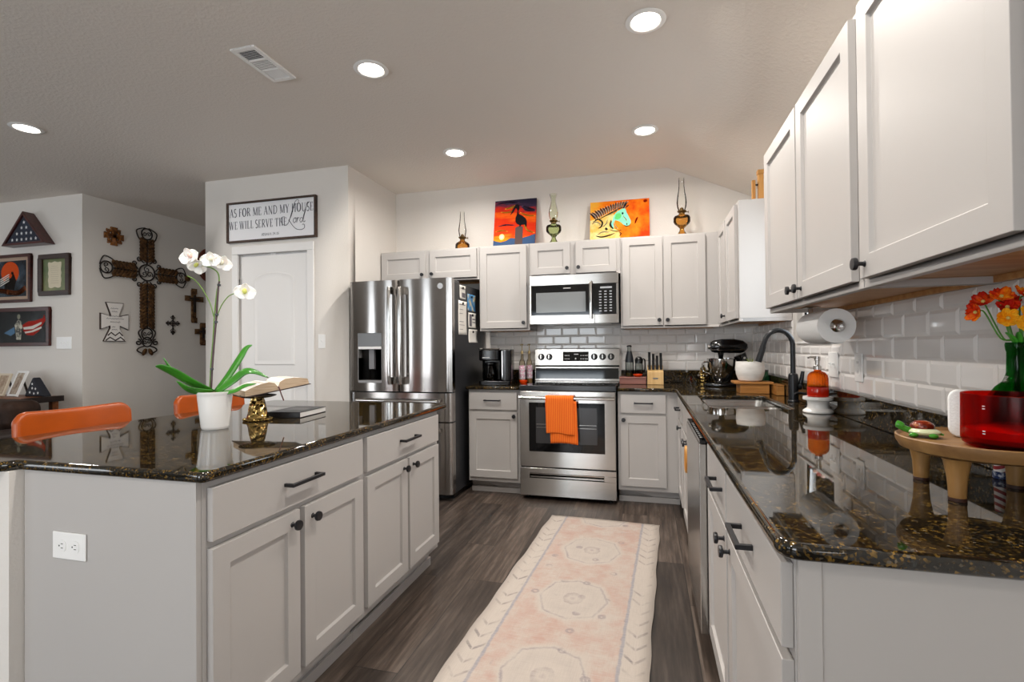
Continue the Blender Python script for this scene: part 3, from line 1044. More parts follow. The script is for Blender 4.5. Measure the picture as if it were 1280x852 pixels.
M_PHOTO = NT('seaside_print')
_f = M_PHOTO.noise(M_PHOTO.coord(), 14, 4)
M_PHOTO.l(M_PHOTO.ramp(_f, [(.3, lin('1D4F86')), (.5, lin('4E93C4')), (.62, lin('C9B98F')), (.8, lin('E9E4DA'))]), M_PHOTO.p.inputs['Base Color'])
M_PHOTO = M_PHOTO.m
side_paper('photo_print', 'blue seaside picture on the refrigerator side, right of the long list', 'picture', 4.00, 4.20, 1.53, 1.675, M_PHOTO)
side_paper('leaflet', 'small printed leaflet below the blue seaside picture on the refrigerator', 'paper', 4.02, 4.21, 1.385, 1.515, M_PAPER,
           [(.1, .4, .1, .9), (.5, .9, .55, .62), (.5, .9, .35, .40)])
side_paper('note_pad', 'white curled note, lowest on the refrigerator side above the coffee maker', 'paper', 4.02, 4.23, 1.255, 1.370, M_PAPER, None, .010)
side_paper('calendar_card', 'small black and white card above the long paper list on refrigerator', 'card', 3.82, 3.95, 1.62, 1.73, M_PAPER,
           [(.35, .9, .1, .45), (.1, .9, .75, .8)])

# ------------------------------------------------------------------ dishwasher
dw = thing('dishwasher', 'stainless steel dishwasher in the sink run with black control strip on top', 'dishwasher', (.187, 2.29, 0))
MB().box(.03, .62, -.297, .297, .11, .852).build('tub', M_BLKPL, dw)
MB().box(.08, .60, -.29, .29, .0, .109).build('kick_plate', M_BLKPL, dw)
dd = MB().box(0, .0295, -.296, .296, .118, .8355).build('door', M_STEEL, dw, bevel=.003)
MB().box(.003, .0295, -.294, .294, .836, .850).build('control_strip', M_BLKGLS, dw, bevel=.002)
cp = MB()
for i in range(9):
    cp.box(.010, .020, -.24 + i * .045, -.222 + i * .045, .8502, .8506)
cp.build('control_print', plain('control_print', 'A0A0A0', .4), dw)

ring = thing('wooden_ring', 'oval wooden ring hanging on the sink cabinet door beside the dishwasher', 'ring', (.190, 2.68, .626))
MB().tube([(0, .030 * math.cos(a), .062 * math.sin(a)) for a in [2 * PI * i / 32 for i in range(33)]], .0085, 10, caps=False).build('hoop', wood('ring_wood', 'B9772E', 'D9A254', 'z', .4), ring)
MB().cyl((.0, 0, .062), (.022, 0, .062), .006).build('peg', M_BLACK, ring)

# ------------------------------------------------------------------ sink and faucet
sk = thing('sink', 'undermounted stainless steel double bowl sink in the granite counter', 'sink', (0, 0, 0))
M_SINK = plain('sink_steel', 'C4C2BE', 0.22, 1.0)
def bowl(x0, x1, y0, y1, zt, zb, name):
    loops = [(rrect(x0 - .02, x1 + .02, y0 - .003, y1 + .003, .05), zt), (rrect(x0, x1, y0, y1, .05), zt), (rrect(x0 + .004, x1 - .004, y0 + .004, y1 - .004, .05), zt - .02),
             (rrect(x0 + .012, x1 - .012, y0 + .012, y1 - .012, .05), zb + .03), (rrect(x0 + .035, x1 - .035, y0 + .035, y1 - .035, .04), zb)]
    n = len(loops[0][0])
    V, F = [], []
    for lp, z in loops:
        V += [(x, y, z) for x, y in lp]
    for q in range(len(loops) - 1):
        F += [(q * n + i, q * n + (i + 1) % n, (q + 1) * n + (i + 1) % n, (q + 1) * n + i) for i in range(n)]
    F.append(tuple((len(loops) - 1) * n + i for i in range(n)))
    o = MB().add(V, F).build(name, M_SINK, sk)
    cx, cy = (x0 + x1) / 2, (y0 + y1) / 2
    MB().lathe([(0, .001), (.030, .001), (.038, .004), (.042, .001)], (cx, cy, zb), 24).build('drain', M_CHROME, o)
    return o
bowl(.317, .698, 2.690, 3.020, .8632, .715, 'bowl')
bowl(.317, .698, 3.040, 3.370, .8632, .715, 'bowl')

fc = thing('faucet', 'tall matte black gooseneck faucet behind the sink', 'faucet', (.785, 3.05, .8925))
M_MBLK = plain('matte_black', '1A1B1E', 0.32, 0.4)
MB().lathe([(0, 0), (.030, 0), (.030, .006), (.0255, .012), (.0255, .135), (.0235, .152), (.0165, .158), (0, .158)], n=28).build('base_column', M_MBLK, fc)
gp = [(0, 0, .15), (0, 0, .29)] + [(-.073 + .073 * math.cos(R(a)), 0, .31 + .088 * math.sin(R(a))) for a in range(0, 166, 11)]
gp += [(-.153, 0, .30)]
MB().tube(catmull(gp, 4), .0135, 14).build('spout', M_MBLK, fc)
MB().tube([(-.150, 0, .310), (-.157, 0, .285), (-.1725, 0, .235), (-.176, 0, .222)], [.0155, .0165, .0175, .017], 18).build('spray_head', M_MBLK, fc)
MB().box(-.176, -.168, -.006, .006, .262, .285).build('spray_button', M_CHROME, fc)
hn = MB().cyl((.02, -.0, .085), (.040, -.0, .085), .017)
hn.tube([(.033, 0, .085), (.038, -.002, .112), (.043, -.004, .138), (.047, -.006, .170)], [.011, .012, .011, .009], 12)
hn.build('lever', M_MBLK, fc)

# ------------------------------------------------------------------ lights, vent, plates
M_EMIT = NT('lamp_glow')
M_EMIT.p.inputs['Emission Color'].default_value = (1.0, 0.93, 0.82, 1)
M_EMIT.p.inputs['Emission Strength'].default_value = 14.0
M_EMIT = M_EMIT.m
def can(x, y, label):
    t = thing('ceiling_light', label, 'ceiling light', (x, y, CZ), 0, 'recessed ceiling lights')
    MB().lathe([(.068, 0.0), (.092, -.001), (.095, -.005), (.090, -.008), (.072, -.010), (.066, -.006), (.068, 0)], n=36).build('trim_ring', M_WHITE, t)
    MB().lathe([(0, -.0030), (.0655, -.0030), (.0655, -.0045), (0, -.0075)], n=36).build('lens', M_EMIT, t)
    l = bpy.data.lights.new('can_light', 'AREA')
    l.shape = 'DISK'
    l.size = .13
    l.energy = CAN_POWER
    l.color = (1.0, 0.945, 0.875)
    l.spread = R(165)
    o = bpy.data.objects.new('can_light', l)
    COL.objects.link(o)
    o.parent = t
    o.location = (0, 0, -.012)
    return t
can(.012, 2.43, 'recessed ceiling light nearest the camera, beside the ceiling ridge')
can(-1.465, 2.44, 'recessed ceiling light above the island, right of the air vent')
can(-1.458, 3.665, 'recessed ceiling light in front of the refrigerator cabinets')
can(.004, 3.665, 'recessed ceiling light above the stove aisle near the sloped ceiling')
can(-4.146, 2.435, 'recessed ceiling light over the living room, leftmost in the photo')
for (x, y) in ((.0, 1.2), (-1.46, 1.2), (-1.46, -.8)):
    can(x, y, 'recessed ceiling light in the part of the room behind the camera')

vt = thing('air_vent', 'white louvred ceiling air vent left of the recessed lights', 'vent', (-1.994, 2.239, CZ))
fm = MB()
hw, hl = .076, .158
fm.box(-hw, -hw + .022, -hl, hl, -.010, -.0002).box(hw - .022, hw, -hl, hl, -.010, -.0002)
for y0_, y1_ in ((-hl, -hl + .026), (hl - .026, hl), (-.052, -.044), (.044, .052)):
    fm.box(-hw + .022, hw - .022, y0_, y1_, -.010, -.0002)
fm.build('frame', M_WHITE, vt, bevel=.002)
MB().box(-.054, .054, -.132, .132, -.0022, -.0006).build('duct_backing', plain('duct_grey', '3A3A3C', .7), vt)
for sec, (y0_, y1_, ang) in enumerate(((-.130, -.053, 30), (-.043, .043, 0), (.053, .130, -40))):
    lv = MB()
    n = 7
    for i in range(n):
        yy = y0_ + (y1_ - y0_) * (i + .5) / n
        lv.box(-.053, .053, -.0038, .0038, -.0005, .0005, 0, Matrix.Translation((0, yy, -.0062)) @ Matrix.Rotation(R(ang), 4, 'X'))
    lv.build('louvre', M_WHITE, vt)

def outlet(name, label, cat, loc, rz, w, h, kind):
    t = thing(name, label, cat, loc, rz)
    MB().box(-w / 2, w / 2, -.006, -.0003, -h / 2, h / 2).build('cover_plate', M_WHITE, t, bevel=.003)
    if kind == 'outlet_h':
        for sx in (-.2, .2):
            c = (sx * w, 0)
            o = MB().prism(rrect(c[0] - .016, c[0] + .016, -.0165, .0165, .012), -.0075, -.0062).build('receptacle', M_WHITE, t)
            sl = MB()
            sl.box(c[0] - .002, c[0] + .006, -.0079, -.0076, .005, .0068).box(c[0] - .002, c[0] + .006, -.0079, -.0076, -.0068, -.005)
            sl.cyl((c[0] - .0085, -.0076, 0), (c[0] - .0085, -.0079, 0), .0022)
            sl.build('slot', M_DARK, o)
    elif kind == 'outlet_v':
        for sz in (-.17, .17):
            o = MB().prism(rrect(-.0165, .0165, sz * h - .016, sz * h + .016, .012), -.0075, -.0062).build('receptacle', M_WHITE, t)
            MB().box(-.007, -.005, -.0079, -.0076, sz * h - .004, sz * h + .006).box(.005, .007, -.0079, -.0076, sz * h - .004, sz * h + .006).build('slot', M_DARK, o)
    else:
        n = int(kind[-1])
        for i in range(n):
            cx = (i - (n - 1) / 2) * .046
            o = MB().box(cx - .005, cx + .005, -.0085, -.0062, -.012, .012).build('toggle_slot', M_WHITE, t)
            MB().box(cx - .0035, cx + .0035, -.017, -.0087, .000, .009).build('toggle', M_WHITE, o, bevel=.001)
    return t
outlet('power_outlet', 'white double power outlet lying sideways on the island end panel', 'outlet', (-1.586, 1.035, .658), 0, .126, .076, 'outlet_h')
outlet('light_switch', 'white light switch on the wall between pantry door and refrigerator', 'switch', (-2.693, 3.67, 1.276), 0, .070, .117, 'switch1')
outlet('light_switch', 'wide white triple light switch right of the framed soldier picture', 'switch', (-5.60, 3.6, 1.295), 0, .205, .120, 'switch3')
outlet('power_outlet', 'white outlet on the tiles behind the orange soap bottle, nearer the camera', 'outlet', (.8522, 2.345, 1.112), -PI / 2, .075, .118, 'outlet_v')
outlet('light_switch', 'white switch on the tiles beside the sink window edge', 'switch', (.8522, 2.635, 1.114), -PI / 2, .117, .118, 'switch2')

# ------------------------------------------------------------------ rug
M_RUG = NT('faded_rug')
def rug_material(t):
    tc = t.n('ShaderNodeTexCoord')
    sep = t.n('ShaderNodeSeparateXYZ')
    t.l(tc.outputs['Object'], sep.inputs[0])
    X, Y = sep.outputs[0], sep.outputs[1]
    M = t.math
    ax = M('ABSOLUTE', X)
    def wob(scale, amp):
        return M('MULTIPLY', M('SUBTRACT', t.noise(t.coord(), scale, 3), .5), amp)
    axw = M('ADD', ax, wob(30, .012))
    cream, pink, blue = lin('B9AFA6'), lin('B39589'), lin('939197')
    def rep(v, period, shift=0.0):            # distance to the middle of each repeat
        return M('MULTIPLY', M('ABSOLUTE', M('SUBTRACT', M('FRACT', M('DIVIDE', M('ADD', v, 6.0 + shift), period)), .5)), period)
    # chain of stepped medallions down the middle
    yd = rep(Y, .58)
    d = M('ADD', M('MAXIMUM', ax, M('MULTIPLY', yd, .85)), M('MULTIPLY', M('ADD', ax, yd), .55))
    d = M('ADD', d, wob(55, .03))
    k = t.ramp(M('MULTIPLY', d, 2.2), [(0, lin('8C8086')), (.06, cream), (.16, lin('958B8A')), (.18, cream), (.36, lin('AFA59E')), (.52, cream), (.55, lin('8E868A')), (.58, cream), (.68, pink), (1, pink)])
    blotch = t.ramp(t.noise(t.coord(), 8, 5, .7), [(.37, (0, 0, 0)), (.64, (.92, .92, .92))])
    field = t.mix(blotch, k, cream)
    # small four-petal flowers on a loose grid
    fx_, fy_ = rep(X, .115, .0), rep(Y, .145, .05)
    fd = M('ADD', M('MULTIPLY', fx_, fx_), M('MULTIPLY', fy_, fy_))
    fl = t.ramp(M('MULTIPLY', M('ADD', fd, wob(60, .0006)), 1500.0), [(0, (.0, .0, .0)), (.10, (.7, .7, .7)), (.45, (.65, .65, .65)), (.7, (0, 0, 0))])
    fm = t.ramp(t.noise(t.coord(), 5.3, 1), [(.50, (0, 0, 0)), (.57, (.9, .9, .9))])
    field = t.mix(t.mix(1.0, fl, fm, 'MULTIPLY'), field, lin('7C747C'))
    # border with slanted leaf dashes
    isb = t.ramp(M('MULTIPLY', axw, 2.5), [(0, (0, 0, 0)), (.625, (0, 0, 0)), (.64, (1, 1, 1))])
    band = t.ramp(M('MULTIPLY', axw, 2.5), [(0, cream), (.63, blue), (.66, blue), (.672, cream), (1, cream)])
    side = M('MULTIPLY', M('SUBTRACT', ax, .312), 1.0)
    slant = M('MULTIPLY', M('ABSOLUTE', side), 1.1)
    ld = rep(M('ADD', M('SUBTRACT', Y, slant), wob(20, .012)), .088)
    dash = t.ramp(M('MULTIPLY', ld, 22.0), [(0, (1, 1, 1)), (.16, (.8, .8, .8)), (.25, (0, 0, 0))])
    lim = t.ramp(M('MULTIPLY', M('ABSOLUTE', side), 20.0), [(0, (0, 0, 0)), (.12, (1, 1, 1)), (.75, (1, 1, 1)), (.9, (0, 0, 0))])
    dash = t.mix(1.0, dash, lim, 'MULTIPLY')
    fade = t.ramp(t.noise(t.coord((2, 2, 1)), 4, 3), [(.42, (.02, .02, .02)), (.66, (.85, .85, .85))])
    dash = t.mix(1.0, dash, fade, 'MULTIPLY')
    border = t.mix(dash, band, lin('6E686B'))
    c = t.mix(isb, field, border)
    # wear and weave
    c = t.mix(t.ramp(t.noise(t.coord((3, 60, 1)), 3, 4), [(.35, (0, 0, 0)), (.75, (.5, .5, .5))]), c, lin('C0B6AD'))
    c = t.mix(t.ramp(t.noise(t.coord((90, 4, 1)), 3, 4), [(.4, (0, 0, 0)), (.8, (.35, .35, .35))]), c, lin('A1968E'))
    t.l(c, t.p.inputs['Base Color'])
    t.set(Roughness=.95)
    t.p.inputs['Specular IOR Level'].default_value = .1
    t.bump(t.noise(t.coord((220, 220, 1)), 2, 2), .25, .003)
rug_material(M_RUG)
M_RUG = M_RUG.m
rg_l, rg_w = 2.42, .742
a_ = R(-2.75)
rug = MB().grid(lambda u, v: ((u - .5) * (rg_w + .006 * math.sin(v * 23) + .004 * math.sin(v * 51)), (v - .5) * rg_l, .0075 + .0012 * math.sin(v * 31 + u * 5)), 14, 60).build('runner_rug', M_RUG, solid=.006)
ctr = Vector((-.299, 3.47, 0)) - Matrix.Rotation(a_, 3, 'Z') @ Vector((0, rg_l / 2, 0))
rug.location = (ctr.x, ctr.y, .0005)
rug.rotation_euler = (0, 0, a_)
tag(rug, 'faded cream and pink patterned runner rug on the dark plank floor', 'rug')

# ------------------------------------------------------------------ lettered sign
def glyphs():
    T, t, S = .115, .034, .085
    def ser(x, z): return ([(x - S, z), (x + S, z)], t)
    g = {}
    g['A'] = (.74, [([(.08, 0), (.37, 1)], t), ([(.37, 1), (.68, 0)], T), ([(.19, .36), (.56, .36)], t), ser(.08, 0.02), ser(.67, 0.02)])
    g['S'] = (.52, [(arc(.26, .75, .2, 40, 270, 12, .25) + arc(.26, .25, .22, 90, -140, 12, .25)[1:], .095)])
    g['F'] = (.56, [([(.14, 0), (.14, 1)], T), ([(.05, .98), (.52, .98)], t), ([(.14, .52), (.42, .52)], t), ser(.14, .02), ([(.51, 1), (.51, .80)], t)])
    g['O'] = (.80, [(arc(.4, .5, .33, 90, 450, 32, .5), [.06 + .085 * abs(math.cos(R(90 + 360 * i / 32))) for i in range(33)])])
    g['R'] = (.72, [([(.14, 0), (.14, 1)], T), ([(.05, .98), (.36, .98)] + arc(.36, .735, .2, 90, -90, 8, .245) + [(.14, .49)], .07), ([(.34, .49), (.66, 0)], T * .9), ser(.14, .02)])
    g['M'] = (.98, [([(.13, 0), (.13, 1)], t), ([(.13, 1), (.49, .05)], T), ([(.49, .05), (.84, 1)], t), ([(.85, 0), (.85, 1)], T), ser(.13, .02), ser(.85, .02), ser(.12, .98), ser(.86, .98)])
    g['E'] = (.60, [([(.14, 0), (.14, 1)], T), ([(.05, .98), (.52, .98)], t), ([(.14, .52), (.44, .52)], t), ([(.05, .02), (.55, .02)], t), ([(.51, 1), (.51, .80)], t), ([(.54, 0), (.54, .22)], t)])
    g['N'] = (.84, [([(.14, 0), (.14, 1)], t), ([(.12, 1), (.72, 0)], T), ([(.72, 0), (.72, 1)], t), ser(.14, .02), ser(.12, .98), ser(.72, .98)])
    g['D'] = (.80, [([(.14, 0), (.14, 1)], T), ([(.05, .98), (.34, .98)] + arc(.34, .5, .38, 90, -90, 14, .48) + [(.05, .02)], .075)])
    g['Y'] = (.72, [([(.06, 1), (.36, .46)], T), ([(.66, 1), (.36, .46)], t), ([(.36, .5), (.36, 0)], T), ser(.36, .02), ser(.08, .98), ser(.65, .98)])
    g['H'] = (.84, [([(.16, 0), (.16, 1)], T), ([(.68, 0), (.68, 1)], T), ([(.16, .52), (.68, .52)], t), ser(.16, .02), ser(.16, .98), ser(.68, .02), ser(.68, .98)])
    g['U'] = (.80, [([(.15, 1), (.15, .3)] + arc(.39, .3, .24, 180, 270, 6, .3), T * .85), (arc(.39, .3, .26, 270, 360, 6, .3) + [(.65, 1)], t * 1.2), ser(.15, .98), ser(.65, .98)])
    g['W'] = (1.06, [([(.06, 1), (.30, 0)], T), ([(.30, 0), (.53, .95)], t), ([(.50, 1), (.76, 0)], T), ([(.76, 0), (1.0, 1)], t), ser(.08, .98), ser(.97, .98), ser(.50, .98)])
    g['I'] = (.34, [([(.17, 0), (.17, 1)], T), ser(.17, .02), ser(.17, .98)])
    g['L'] = (.58, [([(.16, 0), (.16, 1)], T), ([(.06, .02), (.54, .02)], t), ([(.53, 0), (.53, .22)], t), ser(.16, .98)])
    g['V'] = (.74, [([(.07, 1), (.37, 0)], T), ([(.37, 0), (.67, 1)], t), ser(.09, .98), ser(.66, .98)])
    g['T'] = (.70, [([(.35, 0), (.35, 1)], T), ([(.04, .98), (.66, .98)], t), ([(.05, 1), (.05, .78)], t), ([(.65, 1), (.65, .78)], t), ser(.35, .02)])
    g['J'] = (.46, [([(.30, 1), (.30, .2)] + arc(.16, .2, .14, 0, -150, 8), T * .8), ser(.30, .98)])
    g['2'] = (.56, [(arc(.27, .74, .2, 160, -30, 10, .26) + [(.08, .03), (.5, .03)], .08)])
    g['4'] = (.56, [([(.38, 0), (.38, 1), (.05, .3), (.52, .3)], .07)])
    g['1'] = (.36, [([(.18, 0), (.18, 1)], .1), ([(.18, 1), (.06, .85)], t), ser(.18, .02)])
    g['5'] = (.56, [([(.48, .98), (.14, .98), (.11, .55)] + arc(.25, .32, .22, 100, -150, 10, .32), .075)])
    g[':'] = (.26, [([(.13, .1), (.13, .2)], .1), ([(.13, .6), (.13, .7)], .1)])
    return g
GL = glyphs()
def write(mb, text, x0, x1, z, h, y0, y1, gap=.12, space=.42):
    w = sum((GL[c][0] + gap) if c != ' ' else space for c in text) - gap
    k = (x1 - x0) / w
    x = x0
    for c in text:
        if c == ' ':
            x += space * k
            continue
        adv, sts = GL[c]
        for pts, wd in sts:
            ww = [q * (k * .55 + h * .45) for q in wd] if isinstance(wd, list) else wd * (k * .55 + h * .45)
            stroke(mb, [(x + px * k, z + pz * h) for px, pz in pts], ww, y0, y1)
        x += (adv + gap) * k
sg = thing('wall_sign', 'white lettered sign in dark wood frame above the pantry door', 'sign', (-3.197, 3.6695, 2.355))
SW, SH = .467, .181
fm = MB()
fm.box(-SW, SW, -.030, 0, SH - .016, SH).box(-SW, SW, -.030, 0, -SH, -SH + .016)
fm.box(-SW, -SW + .016, -.030, 0, -SH + .016, SH - .016).box(SW - .016, SW, -.030, 0, -SH + .016, SH - .016)
fm.build('frame', wood('dark_frame_wood', '2E211A', '513A2C', 'x', .6), sg, bevel=.001)
MB().box(-SW + .016, SW - .016, -.016, -.002, -SH + .016, SH - .016).build('board', plain('sign_white', 'EDEDF0', .6), sg)
M_INK = plain('sign_ink', '4A4B57', .7)
lt_ = MB()
for _t in (('AS FOR ME AND MY HOUSE', -.440, .436, .050, .074), ('WE WILL SERVE THE', -.446, .165, -.062, .072)):
    lt_ = MB()
    write(lt_, *_t, -.0175, -.0162, .14, .36)
    lt_.build('verse_line', M_INK, sg)
lt_ = MB()
write(lt_, 'JOSHUA 24:15', -.10, .085, -.135, .022, -.0175, -.0162, .2, .5)
lt_.build('verse_source', M_INK, sg)
sc_ = MB()
def script(pts, w):
    p = [(q.x, q.z) for q in catmull([(a, 0, b) for a, b in pts], 7)]
    stroke(sc_, p, w, -.0185, -.0176)
script([(.150, .015), (.118, .012), (.108, -.018), (.130, -.052), (.168, -.058), (.190, -.03), (.206, .01), (.246, .121), (.272, .153), (.290, .148), (.284, .122), (.255, .115)], .0034)
script([(.250, .128), (.215, .02), (.190, -.020), (.200, -.030), (.235, -.075), (.272, -.102), (.318, -.108), (.348, -.094), (.345, -.066), (.325, -.064)], .0042)
script([(.258, -.002), (.240, -.010), (.235, -.032), (.247, -.044), (.263, -.030), (.262, -.008), (.252, .0), (.272, -.006)], .0036)
script([(.272, -.006), (.278, -.002), (.274, -.024), (.270, -.044), (.277, -.018), (.288, -.002), (.298, -.007)], .0036)
script([(.330, -.010), (.314, -.004), (.302, -.028), (.312, -.044), (.328, -.028), (.346, .03), (.383, .112), (.402, .126)], .0036)
script([(.364, .068), (.338, -.014), (.336, -.038), (.346, -.043), (.358, -.034)], .0036)
sc_.build('script_word', M_INK, sg)

# ------------------------------------------------------------------ art on the left wall (faces -y)
M_MAHOG = wood('mahogany', '2A0F0D', '54201A', 'x', .3)
M_WALNUT = wood('walnut', '21130E', '41281D', 'x', .45)
def frame(parent, w, h, bw, d, mat, name='frame'):
    mb = MB()
    for (a, b, c, e) in ((-w, w, h - bw, h), (-w, w, -h, -h + bw), (-w, -w + bw, -h + bw, h - bw), (w - bw, w, -h + bw, h - bw)):
        mb.box(a, b, -d, 0, c, e)
    return mb.build(name, mat, parent, bevel=.006, seg=3)
def noisy(name, stops, scale, st=(1, 1, 1), rough=.35, detail=5):
    t = NT(name)
    t.l(t.ramp(t.noise(t.coord(st), scale, detail, .65), stops), t.p.inputs['Base Color'])
    t.set(Roughness=rough)
    if rough > .45 or 'print' in name:
        t.p.inputs['Specular IOR Level'].default_value = .12
    MATS[name] = t.m
    return t.m
def blob(mb, pts, y, d=.0008, m=0):
    return mb.prism(pts, y - d, y, 'xz', m)
M_ORG = plain('art_orange', 'D2501F', .75, Specular_IOR_Level=.08)
M_RED = plain('art_red', 'A32A22', .75, Specular_IOR_Level=.08)
M_WHT = plain('art_white', 'D9D4CC', .75, Specular_IOR_Level=.08)
M_NAVY = plain('art_navy', '1F2C42', .75, Specular_IOR_Level=.08)
M_KHAKI = plain('art_khaki', '8B8A78', .75, Specular_IOR_Level=.08)

p1 = thing('framed_picture', 'dark red framed sunset and bird picture, cut by the left photo edge', 'picture', (-6.40, 3.5995, 1.965))
frame(p1, .362, .248, .030, .030, M_MAHOG)
MB().box(-.331, .331, -.014, -.001, -.217, .217).build('mat_board', plain('mat_tan', 'B49A86', .8), p1)
MB().box(-.298, .292, -.0155, -.0142, -.185, .182).build('print', noisy('stormy_print', [(.35, lin('15161B')), (.55, lin('34404C')), (.7, lin('6E7884'))], 9), p1)
pa = MB()
blob(pa, arc(.06, .06, .13, 0, 360, 24, .115)[:-1], -.0158)
pa.build('orange_sun', M_ORG, p1)
pb = MB()
blob(pb, [(-.02, -.10), (.12, -.12), (.15, -.02), (.11, .06), (.07, .0), (.02, .02), (-.02, -.04)], -.0166)
blob(pb, arc(.095, .055, .018, 0, 360, 12)[:-1], -.0166)
pb.build('dark_figure', plain('art_dark', '1C1614', .75, Specular_IOR_Level=.08), p1)
pc = MB()
for k in range(4):
    blob(pc, [(-.08, .0 - k * .022), (.05, .05 - k * .022), (.05, .04 - k * .022), (-.08, -.012 - k * .022)], -.0174)
pc.build('striped_flag', M_WHT, p1)
pd = MB()
script_pts = [(-.29, -.15), (-.1, -.12), (.05, -.14), (.18, -.15), (.285, -.10)]
stroke(pd, [(q.x, q.z) for q in catmull([(a, 0, b) for a, b in script_pts], 6)], .05, -.0168, -.0158)
pd.build('rust_foreground', noisy('rust_print', [(.3, lin('4A1E10')), (.6, lin('A65A33')), (.75, lin('D9A77D'))], 22), p1)
MB().box(-.331, .331, -.0205, -.0195, -.217, .217).build('glazing', thin_glass('picture_glass', 'FFFFFF', .04), p1)

p2 = thing('framed_document', 'small walnut framed parchment on green mat, right of the sunset picture', 'picture', (-5.712, 3.5995, 1.978))
frame(p2, .208, .208, .048, .030, M_WALNUT)
MB().box(-.16, .16, -.012, -.001, -.16, .16).build('mat_board', noisy('green_mat', [(.3, lin('3C5A3A')), (.7, lin('8A8A5A'))], 3), p2)
wav = []
for a in range(0, 360, 6):
    cx_, cz_ = math.cos(R(a)), math.sin(R(a))
    m_ = max(abs(cx_) / .088, abs(cz_) / .128)
    k_ = (1 + .04 * math.sin(R(a * 9))) / m_
    wav.append((cx_ * k_, cz_ * k_))
MB().prism(wav, -.0135, -.0121).build('parchment', plain('parchment', 'D6CBB2', .8), p2)
tl = MB()
for i in range(9):
    ww = .055 if i % 3 else .045
    tl.box(-ww, ww, -.0139, -.0136, .085 - i * .021, .087 - i * .021)
tl.build('faint_lines', plain('faint_ink', 'A79C86', .8), p2)

p3 = thing('framed_picture', 'dark framed soldier picture with torn red and white flag, below the others', 'picture', (-6.31, 3.5995, 1.465))
frame(p3, .535, .197, .036, .030, M_MAHOG)
MB().box(-.50, .50, -.014, -.001, -.162, .162).build('print', noisy('night_print', [(.35, lin('141516')), (.6, lin('2C2F30')), (.8, lin('4B4F50'))], 5), p3)
so = MB()
blob(so, [(.060, -.13), (.125, -.13), (.135, -.05), (.150, .0), (.130, .055), (.095, .075), (.060, .055), (.035, .02), (.05, -.04)], -.0146)
so.build('soldier_figure', noisy('camouflage', [(.42, lin('1E1C18')), (.5, lin('8D8A76')), (.65, lin('CFC9B4'))], 26), p3)
hd = MB()
blob(hd, arc(.095, .105, .022, 0, 360, 16, .026)[:-1], -.0150)
hd.build('helmet', M_KHAKI, p3)
f1 = MB()
blob(f1, [(.15, .02), (.23, .055), (.33, .06), (.44, .085), (.455, .12), (.475, .06), (.43, .01), (.38, -.05), (.30, -.09), (.21, -.085), (.16, -.04)], -.0143)
f1.build('torn_flag', M_RED, p3)
f2 = MB()
for k in range(2):
    q = [(.16 + .02 * k, -.005 - k * .045), (.28, .005 - k * .045), (.42, .045 - k * .045), (.42, .025 - k * .045), (.30, -.025 - k * .03), (.17 + .02 * k, -.028 - k * .04)]
    blob(f2, q, -.0152)
f2.build('white_stripe', M_WHT, p3)
f3 = MB()
blob(f3, [(-.12, -.06), (.03, .0), (.04, -.06), (-.02, -.09)], -.0146)
f3.build('blue_canton', plain('art_blue', '5B7C99', .75, Specular_IOR_Level=.08), p3)
MB().box(-.50, .50, -.0205, -.0195, -.162, .162).build('glazing', MATS['picture_glass'], p3)

# folded flag in its triangular case
fc_ = thing('flag_case', 'triangular dark wood case with folded starry flag, above the framed pictures', 'flag case', (-6.02, 3.5995, 2.283))
H_, W_ = .335, .302
def tri(k):
    return [(-W_ + k * 2.2, k), (W_ - k * 2.2, k), (0, H_ - k * 1.7)]
V, F = [], []
for lp, y in ((tri(0), 0), (tri(0), -.10), (tri(.022), -.10), (tri(.022), -.002)):
    V += [(u, y, w) for u, w in lp]
for q in range(3):
    F += [(q * 3 + i, q * 3 + (i + 1) % 3, (q + 1) * 3 + (i + 1) % 3, (q + 1) * 3 + i) for i in range(3)]
F.append((0, 1, 2))
MB().add(V, F).build('case', M_MAHOG, fc_, bevel=.002)
MB().prism(tri(.024), -.085, -.0022).build('folded_flag', plain('flag_navy', '2B3140', .85), fc_)
st = MB()
def star(cx, cz, r, y):
    p = [(cx + (r if i % 2 == 0 else r * .42) * math.sin(PI * i / 5), cz + (r if i % 2 == 0 else r * .42) * math.cos(PI * i / 5)) for i in range(10)]
    st.prism(p, y - .001, y)
for n_, z_ in ((6, .055), (4, .115), (2, .172), (1, .225)):
    for i in range(n_):
        star((i - (n_ - 1) / 2) * .066, z_, .019, -.0855)
st.build('stars', plain('star_white', 'E6E6E6', .8), fc_)
MB().prism(tri(.024), -.0965, -.0955).build('glazing', MATS['picture_glass'], fc_)

# ------------------------------------------------------------------ crosses on the hall wall (faces +X)
HX = -5.3595
M_IRON = plain('dark_iron', '231A15', .55, .3)
M_LEAF = noisy('bronze_leaf', [(.35, lin('2A1B12')), (.55, lin('5A4028')), (.75, lin('8A6438'))], 40, rough=.5)
def spiral(cx, cz, r0, r1, a0, a1, y=-.02, n=20):
    return [(cx + (r0 + (r1 - r0) * i / n) * math.cos(R(a0 + (a1 - a0) * i / n)), y, cz + (r0 + (r1 - r0) * i / n) * math.sin(R(a0 + (a1 - a0) * i / n))) for i in range(n + 1)]
def rot2(pts, ang, cx=0, cz=0):
    c, s = math.cos(R(ang)), math.sin(R(ang))
    return [(cx + x * c - z * s, y, cz + x * s + z * c) for x, y, z in pts]
bc = thing('ornate_cross', 'large ornate iron scroll cross with bronze leaves, centre of the hall wall', 'cross', (HX, 4.235, 2.072), PI / 2)
ir = MB()
ir.tube(spiral(0, 0, .088, .088, 0, 360), .008, 8)
